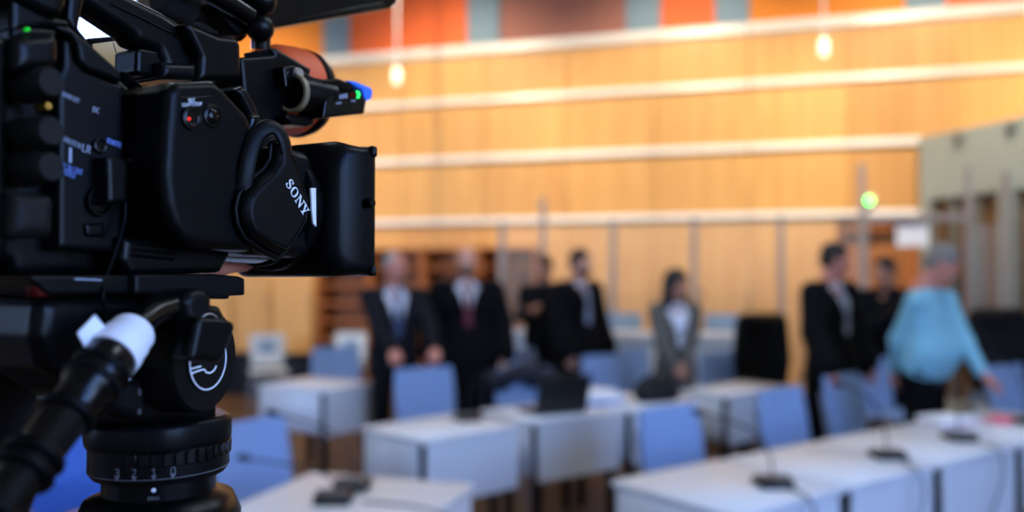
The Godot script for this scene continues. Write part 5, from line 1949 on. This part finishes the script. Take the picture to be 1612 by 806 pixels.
	slab("lcd_screen", [147, 69, 200, 62, 210, 70, 232, 128, 196, 128, 147, 112], lw, lw - 0.002, 0.0, M.lcd_beige, lcd)
	slab("screen_line", [178, 67, 179, 67, 191, 106, 189.5, 106], lw + 0.0006, lw, 0.0, M.lcd_line, lcd)
	print_text("STBY", Vector2(189, 70), Vector2(204, 67), lw + 0.0006, M.lcd_blue, lcd, false, 1.4, "screen_text")
	print_text("00:12", Vector2(191, 76), Vector2(205, 73), lw + 0.0006, M.lcd_blue, lcd, false, 1.0, "screen_text")
	print_text("F4", Vector2(200, 86), Vector2(208, 84), lw + 0.0006, M.lcd_blue, lcd, false, 1.0, "screen_text")
	# ---- thin cable from the plug down past the plate
	var cb := MB.new()
	tube(cb, spline(PackedVector3Array([side3(196, 310, 0.012), side3(196, 345, 0.014), side3(182, 395, 0.018), side3(166, 440, 0.022), side3(162, 470, 0.026), side3(168, 520, 0.02), side3(150, 580, 0.0)]), 6), 0.0013, -1, 8)
	commit("cable", cb, M.cam_rubber, rig)
	build_accessories()

func build_accessories() -> void:
	# wireless plug-on transmitter with blue cap, held in a black clamp on the handle front
	var keep := rig
	rig = thing("microphone_clamp", cam_frame, "black microphone clamp on the front of the camcorder handle", "clamp")
	slab("clamp_arm", [378, 90, 432, 86, 428, 76, 437, 75, 492, 108, 490, 120, 468, 126, 458, 150, 456, 186, 430, 200, 404, 190, 384, 150], -0.030, -0.066, 0.004, M.cam_black, null, 0.003)
	slab("clamp_jaw", [446, 105, 462, 102, 500, 124, 496, 130, 470, 128, 450, 140], -0.018, -0.04, 0.002, M.cam_gloss, null, 0.003)
	knob("clamp_screw", 466.0, 116.0, -0.017, [Vector2(0, 0.005), Vector2(0.004, 0.005), Vector2(0.005, 0.003), Vector2(0.005, 0), Vector2(0, 0)], M.chrome, null, 16)
	slab("clamp_foot", [452, 178, 496, 184, 496, 196, 486, 199, 458, 196, 450, 186], -0.018, -0.05, 0.003, M.cam_black, null, 0.003)
	rig = thing("wireless_receiver", cam_frame, "small black wireless audio unit with blue end cap and green lamp beside the handle", "receiver")
	var a := side3(462, 146, -0.020)
	var b := side3(514, 155, -0.020)
	var mb := MB.new()
	var d := (b - a)
	lathe(mb, Transform3D(frame_to(d, Vector3(0, 0, 1)), a), [Vector2(0, 0), Vector2(0.0152, 0), Vector2(0.0160, 0.002), Vector2(0.0160, d.length()), Vector2(0, d.length())], 32)
	commit("barrel", mb, M.cam_black, rig)
	var rg := MB.new()
	lathe(rg, Transform3D(frame_to(d, Vector3(0, 0, 1)), a), [Vector2(0.014, -0.003), Vector2(0.0165, -0.003), Vector2(0.0168, 0.0), Vector2(0.0168, 0.002), Vector2(0.014, 0.002)], 32)
	commit("collar_ring", rg, M.tan_ring, rig)
	var bx := slab("case", [512, 158, 520, 148, 562, 140, 578, 158, 574, 179, 508, 186], -0.004, -0.034, 0.002, M.cam_gloss, null, 0.002)
	slab("ribbed_top", [496, 126, 534, 123, 558, 134, 558, 141, 522, 147, 508, 140], -0.008, -0.032, 0.002, M.cam_black, null, 0.001)
	for k in 6:
		slab("rib", [500 + k * 8.5, 127.5 + k * 0.6, 502 + k * 8.5, 127.5 + k * 0.6, 510 + k * 8.0, 143 - k * 0.6, 508 + k * 8.0, 143 - k * 0.6], -0.0072, -0.012, 0.0, M.cam_gloss)
	slab("end_cap", [548, 126, 562, 128, 585, 138, 588, 144, 586, 156, 577, 160, 571, 142, 560, 136], -0.006, -0.034, 0.002, M.cap_blue, null, 0.002)
	slab("switch_plate", [527, 148, 560, 141, 570, 150, 568, 156, 528, 160], -0.0035, -0.006, 0.0, M.cam_black, bx, 0.001)
	slab("green_lamp_led", [561, 143, 565, 143.5, 567, 149, 565.5, 154.5, 562, 154.5, 563.5, 149], -0.0028, -0.005, 0.0, M.led_green, bx)
	slab("red_switch", [550.5, 146.5, 559, 145, 559.5, 153, 551, 154], -0.003, -0.005, 0.0, M.dark_red, bx)
	for k in 4:
		slab("meter_bar", [535 + k * 3.4, 149 - k * 0.6, 536.6 + k * 3.4, 148.7 - k * 0.6, 536.8 + k * 3.4, 155.5 - k * 0.4, 535.2 + k * 3.4, 155.8 - k * 0.4], -0.003, -0.005, 0.0, M.print_grey, bx)
	print_text("AUDIO", Vector2(529, 164.5), Vector2(538, 163.5), -0.0036, M.print_grey, bx, false, 1.0)
	print_text("PEAK", Vector2(553, 161), Vector2(560, 160), -0.0036, M.print_grey, bx, false, 1.0)
	# orange-covered camera light behind the clamp: drum with a black rim about the forward axis
	rig = thing("camera_light", cam_frame, "rounded camera light with orange shell and black rim behind the clamp", "camera light")
	var lc := side3(447, 141, -0.085)
	var ax := Transform3D(Basis(Vector3(0, 1, 0), Vector3(1, 0, 0), Vector3(0, 0, -1)), Vector3(lc.x, lc.y, lc.z))
	var om := MB.new()
	lathe(om, ax, [Vector2(0, -0.045), Vector2(0.020, -0.042), Vector2(0.032, -0.032), Vector2(0.0395, -0.015), Vector2(0.0420, 0.004), Vector2(0.0420, 0.016), Vector2(0, 0.016)], 40)
	commit("shell", om, M.cover_orange, rig)
	var bm := MB.new()
	lathe(bm, ax, [Vector2(0.036, 0.013), Vector2(0.0426, 0.014), Vector2(0.0430, 0.022), Vector2(0.0400, 0.030), Vector2(0.034, 0.031), Vector2(0.032, 0.020), Vector2(0, 0.020)], 40)
	commit("rim", bm, M.cam_rubber, rig)
	# articulated arm with ball joints carrying a flat monitor
	rig = thing("monitor_arm", cam_frame, "black articulated arm with ball joints above the camcorder handle", "arm")
	var am := MB.new()
	tube(am, PackedVector3Array([side3(262, -50, -0.055), side3(344, -4, -0.055), side3(392, 26, -0.055)]), 0.0095, 0.0088, 16)
	commit("tube", am, M.cam_gloss, rig)
	var b1 := MB.new()
	ball(b1, Transform3D(Basis.IDENTITY, side3(409, 44, -0.055)), Vector3.ONE * 0.0125, 24)
	commit("ball_joint", b1, M.cam_black, rig)
	var b2 := MB.new()
	ball(b2, Transform3D(Basis.IDENTITY, side3(412, 2, -0.055)), Vector3.ONE * 0.0130, 24)
	commit("ball_joint", b2, M.cam_black, rig)
	var st := MB.new()
	tube(st, PackedVector3Array([side3(411, 52, -0.060), side3(411, 78, -0.062)]), 0.0085, -1, 18)
	commit("stem", st, M.cam_gloss, rig)
	rig = thing("camera_monitor", cam_frame, "flat black monitor tilted over the camcorder, only its underside showing", "monitor")
	slab("case", [376, 58, 440, 43, 618, 13, 627, 5, 626, -4, 560, -60, 380, -40, 330, 8], -0.062, -0.20, 0.003, M.cam_black, null, 0.003)
	slab("screen_edge", [470, 34, 600, 12, 606, 8, 604, 3, 470, 26], -0.0610, -0.066, 0.001, M.cam_gloss, null, 0.001)
	# foam-covered microphone in front of the handle
	rig = thing("foam_microphone", cam_frame, "black foam-covered microphone lying along the top of the camcorder handle", "microphone")
	var fm := MB.new()
	tube_r(fm, PackedVector3Array([side3(250, -8, -0.085), side3(254, -6, -0.085), side3(296, 12, -0.085), side3(302, 15, -0.085)]), PackedFloat32Array([0.012, 0.0145, 0.0145, 0.012]), 20)
	commit("foam", fm, M.foam_black, rig)
	var mt := MB.new()
	tube(mt, PackedVector3Array([side3(300, 14, -0.085), side3(352, 36, -0.085), side3(378, 48, -0.085)]), 0.0105, -1, 18)
	commit("tube", mt, M.knob_brown, rig)
	rig = keep

func build_tripod() -> void:
	# the tripod shares the camcorder's pan direction
	var foot := cam_frame * side3(250, 700, 0.0)
	var c := at_depth(250.0, 735.0, 0.60)
	rig = thing("camera_tripod", cam_frame, "black tripod with fluid head, numbered drag ring and pan bar under the camcorder", "tripod")
	# ---- quick-release plate
	var plate := slab("quick_release_plate", [212, 432, 336, 431, 378, 435, 386, 438, 387, 465, 363, 466, 362, 471, 344, 471, 212, 464], 0.030, -0.05, 0.002, M.cam_panel, null, 0.001)
	slab("plate_rear", [44, 434, 212, 433, 212, 464, 78, 466, 60, 450], 0.024, -0.05, 0.002, M.cam_black, null, 0.001)
	slab("release_button", [57, 443, 82, 443, 82, 468, 58, 467], 0.022, 0.010, 0.001, M.dark_red, null, 0.001)
	slab("plate_screw_line", [118, 438, 160, 440, 160, 442, 118, 440], 0.0246, 0.022, 0.0, M.print_grey, plate)
	# ---- head housing
	slab("tilt_housing", [62, 480, 72, 468, 100, 462, 300, 462, 318, 500, 320, 600, 312, 640, 170, 646, 140, 620, 70, 580, 56, 530], 0.020, -0.050, 0.010, M.cam_black, null, 0.008, 4)
	slab("housing_neck", [158, 600, 300, 590, 344, 620, 346, 650, 330, 668, 160, 668, 150, 640], 0.018, -0.045, 0.006, M.cam_black, null, 0.005)
	slab("balance_dial", [160, 585, 226, 600, 236, 640, 226, 664, 186, 652, 158, 628], 0.034, 0.0, 0.006, M.cam_panel, null, 0.005, 3)
	print_text("5", Vector2(216, 621), Vector2(221, 622.5), 0.0344, M.print_dim, rig, false, 0.8, "dial_number")
	print_text("6", Vector2(216, 651), Vector2(221, 652.5), 0.0344, M.print_dim, rig, false, 0.8, "dial_number")
	knob("dial_dot", 204.0, 597.5, 0.0342, [Vector2(0, 0.0004), Vector2(0.0006, 0.0004), Vector2(0.0006, 0), Vector2(0, 0)], M.print_white, null, 10)
	# ---- side disc with the printed ring and emblem
	# the cover leans a little forward of the camcorder's side
	var dx := Transform3D(Basis(Vector3.UP, deg_to_rad(13.0)) * Basis(Vector3.RIGHT, PI / 2), side3(291, 565, 0.024))
	var dmb := MB.new()
	lathe(dmb, dx, [Vector2(0, 0.018), Vector2(0.0205, 0.018), Vector2(0.0215, 0.0165), Vector2(0.0335, 0.0165), Vector2(0.0352, 0.014), Vector2(0.0352, -0.012), Vector2(0, -0.012)], 48)
	var disc := commit("drag_disc", dmb, M.cam_panel, rig)
	var rg := MB.new()
	torus(rg, dx * Transform3D(Basis.IDENTITY, Vector3(0, 0.018, 0)), 0.0198, 0.0006, 48, 6)
	commit("emblem_ring", rg, M.print_white, disc)
	var em := MB.new()
	# emblem drawn on the disc face: (across, down) in metres from its centre
	var mark := func(x: float, y: float) -> Vector3:
		return dx * Vector3(x, 0.0183, y)
	tube(em, PackedVector3Array([mark.call(-0.0188, 0.0042), mark.call(-0.0085, 0.0036)]), 0.0006, -1, 6)
	tube(em, spline(PackedVector3Array([mark.call(-0.0182, 0.0072), mark.call(-0.0058, 0.0060), mark.call(-0.0030, 0.0080), mark.call(0.0015, 0.0090), mark.call(0.0060, 0.0076), mark.call(0.0085, 0.0050)]), 4), 0.0006, -1, 6)
	commit("emblem", em, M.print_white, disc)
	# ---- pan bar bracket and its clamp lever
	var br := slab("pan_bar_bracket", [288, 474, 300, 460, 314, 454, 328, 457, 337, 468, 337, 480, 350, 482, 358, 496, 356, 522, 312, 526, 296, 512], 0.060, 0.0, 0.006, M.cam_panel, null, 0.005, 3)
	var ch := MB.new()
	torus(ch, Transform3D(Basis(Vector3.RIGHT, PI / 2), side3(329, 516, 0.061)), 0.0088, 0.0006, 32, 6)
	commit("chrome_ring", ch, M.chrome, br)
	slab("clamp_lever", [311, 504, 318, 499, 357, 501, 371, 508, 373, 516, 354, 566, 346, 572, 298, 568], 0.082, 0.061, 0.004, M.cam_black, null, 0.004, 2)
	# ---- pan bar: bent tube, rubber grip, rings, white tape
	var tp := PackedVector3Array()
	var inv := cam_frame.affine_inverse()
	for q in [[306, 472, 0.040], [286, 480, 0.046], [262, 486, 0.050], [240, 494, 0.054], [222, 508, 0.058], [205, 528, 0.062], [180, 558, 0.066]]:
		tp.append(side3(q[0], q[1], q[2]))
	var t := MB.new()
	tube(t, spline(tp, 6), 0.0080, -1, 18)
	commit("pan_bar", t, M.bar_gloss, rig)
	var g0 := side3(180, 556, 0.066)
	var g1 := side3(-60, 866, 0.095)
	var gd := (g1 - g0).normalized()
	var gl := (g1 - g0).length()
	var gx := Transform3D(frame_to(gd), g0)
	var gm := MB.new()
	lathe(gm, gx, [Vector2(0, 0), Vector2(0.0130, 0), Vector2(0.0144, 0.003), Vector2(0.0146, 0.028), Vector2(0.0122, 0.03), Vector2(0.0120, 0.052), Vector2(0.0116, gl), Vector2(0, gl)], 28)
	var gb := commit("bar_grip", gm, M.bar_gloss, rig)
	for at in [[0.014, 0.0150], [0.024, 0.0152], [0.046, 0.0140], [0.074, 0.0142], [0.083, 0.0146], [0.108, 0.0148]]:
		var rm := MB.new()
		torus(rm, gx * Transform3D(Basis.IDENTITY, Vector3(0, at[0], 0)), at[1] - 0.002, 0.0032, 28, 8)
		commit("rubber_ring", rm, M.cam_rubber, gb)
	var tm := MB.new()
	var t0 := side3(212, 520, 0.060)
	lathe(tm, Transform3D(frame_to(g0 - t0), t0), [Vector2(0.008, 0.0), Vector2(0.0118, 0.0), Vector2(0.0130, 0.002), Vector2(0.0126, 0.008), Vector2(0.0140, 0.0095), Vector2(0.0142, 0.016), Vector2(0.0150, 0.018), Vector2(0.0152, (g0 - t0).length() + 0.004), Vector2(0.009, (g0 - t0).length() + 0.004)], 24)
	commit("tape_wrap", tm, M.tape_white, rig)
	var fl := MB.new()
	var f0 := side3(165, 546, 0.062)
	var f1 := side3(168, 518, 0.062)
	var f2 := side3(149, 496, 0.062)
	var f3 := side3(122, 524, 0.062)
	var f4 := side3(136, 552, 0.062)
	var fn := (f2 - f1).cross(f3 - f1).normalized() * 0.0006
	var lo := PackedVector3Array([f0 - fn, f1 - fn, f2 - fn, f3 - fn, f4 - fn])
	var hi := PackedVector3Array([f0 + fn, f1 + fn, f2 + fn, f3 + fn, f4 + fn])
	var rgs: Array[PackedVector3Array] = [lo, hi]
	loft(fl, rgs)
	commit("tape_flag", fl, M.tape_white, rig)
	# ---- round base of the head: flange, drag ring with numbers, neck, bowl (about the vertical)
	var up_at := func(px: float, py: float, z: float) -> Vector3:
		return inv * at_depth(px, py, z)
	var o: Vector3 = up_at.call(252.0, 735.0, 0.595)
	var y_of := func(py: float) -> float:
		return (inv * at_depth(252.0, py, 0.556)).y - o.y
	var vx := Transform3D(Basis.IDENTITY, o)
	var r1 := 105.0 * 0.585 / FPX
	var fm := MB.new()
	var wavy := PackedVector2Array()
	for i in 72:
		var a := TAU * i / 72
		var r := r1 * (1.02 + 0.03 * cos(a * 6.0))
		if cos(a) < -0.3:
			r *= 1.0 + 0.12 * (-cos(a) - 0.3)
		wavy.append(Vector2(cos(a) * r, sin(a) * r))
	var yt: float = y_of.call(668.0)
	var yb: float = y_of.call(712.0)
	prism(fm, wavy, yb, yt, 0.004, Transform3D(Basis(Vector3(1, 0, 0), Vector3(0, 0, -1), Vector3(0, 1, 0)), o), 3)
	commit("flange", fm, M.cam_panel, rig)
	var yr0: float = y_of.call(764.0)
	var yr1: float = y_of.call(710.0)
	var rm2 := MB.new()
	lathe(rm2, vx, [Vector2(0, yr0), Vector2(r1 * 0.94, yr0), Vector2(r1 * 0.99, yr0 + 0.003), Vector2(r1, yr0 + 0.005), Vector2(r1, yr1), Vector2(0, yr1)], 64)
	var ringo := commit("drag_ring", rm2, M.cam_panel, rig)
	var hl := MB.new()
	torus(hl, Transform3D(Basis.IDENTITY, o + Vector3(0, yr0 + 0.0046, 0)), r1, 0.0003, 64, 6)
	commit("ring_line", hl, M.print_dim, ringo)
	var view := inv * Vector3(0, EYE, 0)
	var facing := atan2(view.x - o.x, view.z - o.z)     # azimuth towards the viewer, about y from +z
	for i in 18:
		var a := facing + (i - 5) * TAU / 40.0 + 0.10
		if i < 2 or i > 14:
			continue
		var rb := MB.new()
		var x := Transform3D(Basis(Vector3.UP, a), o)
		rbox(rb, Vector3(0, lerpf(yr0, yr1, 0.76), r1 + 0.0002), Vector3(0.0064, (yr1 - yr0) * 0.42, 0.0022), 0.0008, x)
		commit("ridge", rb, M.cam_black, ringo)
	# numbers and marks lie on the ring under the ridges, where the photograph shows them
	for q in [["3", 188.0], ["2", 215.0], ["1", 246.0], ["0", 276.0]]:
		var ang := ring_angle(o, r1, q[1], inv)
		ring_text(q[0], ang, o, r1 + 0.0003, lerpf(yr0, yr1, 0.42), 0.0052, ringo)
		var tr := MB.new()
		prism(tr, PackedVector2Array([Vector2(-0.0017, 0.003), Vector2(0.0017, 0.003), Vector2(0, 0)]), r1 - 0.001, r1 + 0.0008, 0.0, Transform3D(Basis(Vector3.UP, ang), o + Vector3(0, lerpf(yr0, yr1, 0.20), 0)))
		commit("index_mark", tr, M.print_dim, ringo)
	var nm := MB.new()
	var yn: float = y_of.call(826.0)
	lathe(nm, vx, [Vector2(0, yn), Vector2(r1 * 0.80, yn), Vector2(r1 * 0.81, yr0), Vector2(0, yr0)], 56)
	var neck := commit("neck", nm, M.cam_black, rig)
	var na := ring_angle(o, r1 * 0.81, 246.0, inv)
	var dt := MB.new()
	ball(dt, Transform3D(Basis(Vector3.UP, na), o) * Transform3D(Basis.IDENTITY, Vector3(0, yr0 - 0.004, r1 * 0.81)), Vector3(0.0016, 0.0016, 0.0006), 12)
	commit("dot", dt, M.print_white, neck)
	ring_text("DRAG", na, o, r1 * 0.81 + 0.0006, yr0 - 0.0092, 0.0022, neck)
	var bw := MB.new()
	lathe(bw, vx, [Vector2(0, yn - 0.06), Vector2(r1 * 0.7, yn - 0.06), Vector2(r1 * 1.12, yn - 0.03), Vector2(r1 * 1.18, yn - 0.004), Vector2(r1 * 1.06, yn + 0.0085), Vector2(r1 * 0.78, yn + 0.014), Vector2(0, yn + 0.014)], 56)
	commit("bowl", bw, M.cam_black, rig)
	# ---- legs down to the floor
	var gy := -cam_frame.origin.y
	for k in 3:
		var a := facing + PI / 3.0 + TAU * k / 3.0
		var d := Vector3(sin(a), 0, cos(a))
		var top := o + Vector3(0, yn - 0.045, 0) + d * r1 * 0.8
		var bot := Vector3(o.x, gy + 0.02, o.z) + d * 0.42
		var lm := MB.new()
		for s in [-1.0, 1.0]:
			var sd: Vector3 = d.cross(Vector3.UP) * 0.022 * s
			tube(lm, PackedVector3Array([top + sd, bot + sd]), 0.012, 0.010, 12)
		for f in [0.02, 0.5, 0.97]:
			rbox(lm, Vector3.ZERO, Vector3(0.075, 0.05, 0.032), 0.004, Transform3D(frame_to((bot - top), d), top.lerp(bot, f)))
		var leg := commit("leg", lm, M.cam_black, rig)
		var ft := MB.new()
		lathe(ft, Transform3D(Basis.IDENTITY, Vector3(bot.x, gy, bot.z)), [Vector2(0, 0.0), Vector2(0.035, 0.0), Vector2(0.035, 0.015), Vector2(0.02, 0.035), Vector2(0, 0.035)], 18)
		commit("rubber_foot", ft, M.cam_rubber, leg)

# the azimuth at which a ring about the vertical shows at that column of the photograph, on its near side
func ring_angle(o: Vector3, r: float, px: float, inv: Transform3D) -> float:
	var best := 0.0
	var err := 1e9
	var view := inv * Vector3(0, EYE, 0)
	var f := atan2(view.x - o.x, view.z - o.z)
	for i in 241:
		var a := f - 1.35 + 2.7 * i / 240.0
		var p := cam_frame * (o + Vector3(sin(a), 0, cos(a)) * r)
		var x := 806.0 + FPX * p.x / -p.z
		if absf(x - px) < err:
			err = absf(x - px)
			best = a
	return best

func ring_text(text: String, ang: float, o: Vector3, r: float, y: float, h: float, parent: Node) -> void:
	var f := SystemFont.new()
	f.font_names = PackedStringArray(["Droid Sans"])
	var t := TextMesh.new()
	t.text = text
	t.font = f
	t.font_size = 32
	t.pixel_size = 0.01
	t.depth = 0.02
	t.material = M.print_dim
	var box := t.get_aabb()
	var s := h / box.size.y
	var n := MeshInstance3D.new()
	n.mesh = t
	n.transform = Transform3D(Basis(Vector3.UP, ang), o + Vector3(0, y, 0)) * Transform3D(Basis.from_scale(Vector3(s, s, 0.02)), Vector3(0, 0, r))
	put(n, "scale_number" if text.length() < 2 else "lettering", parent)
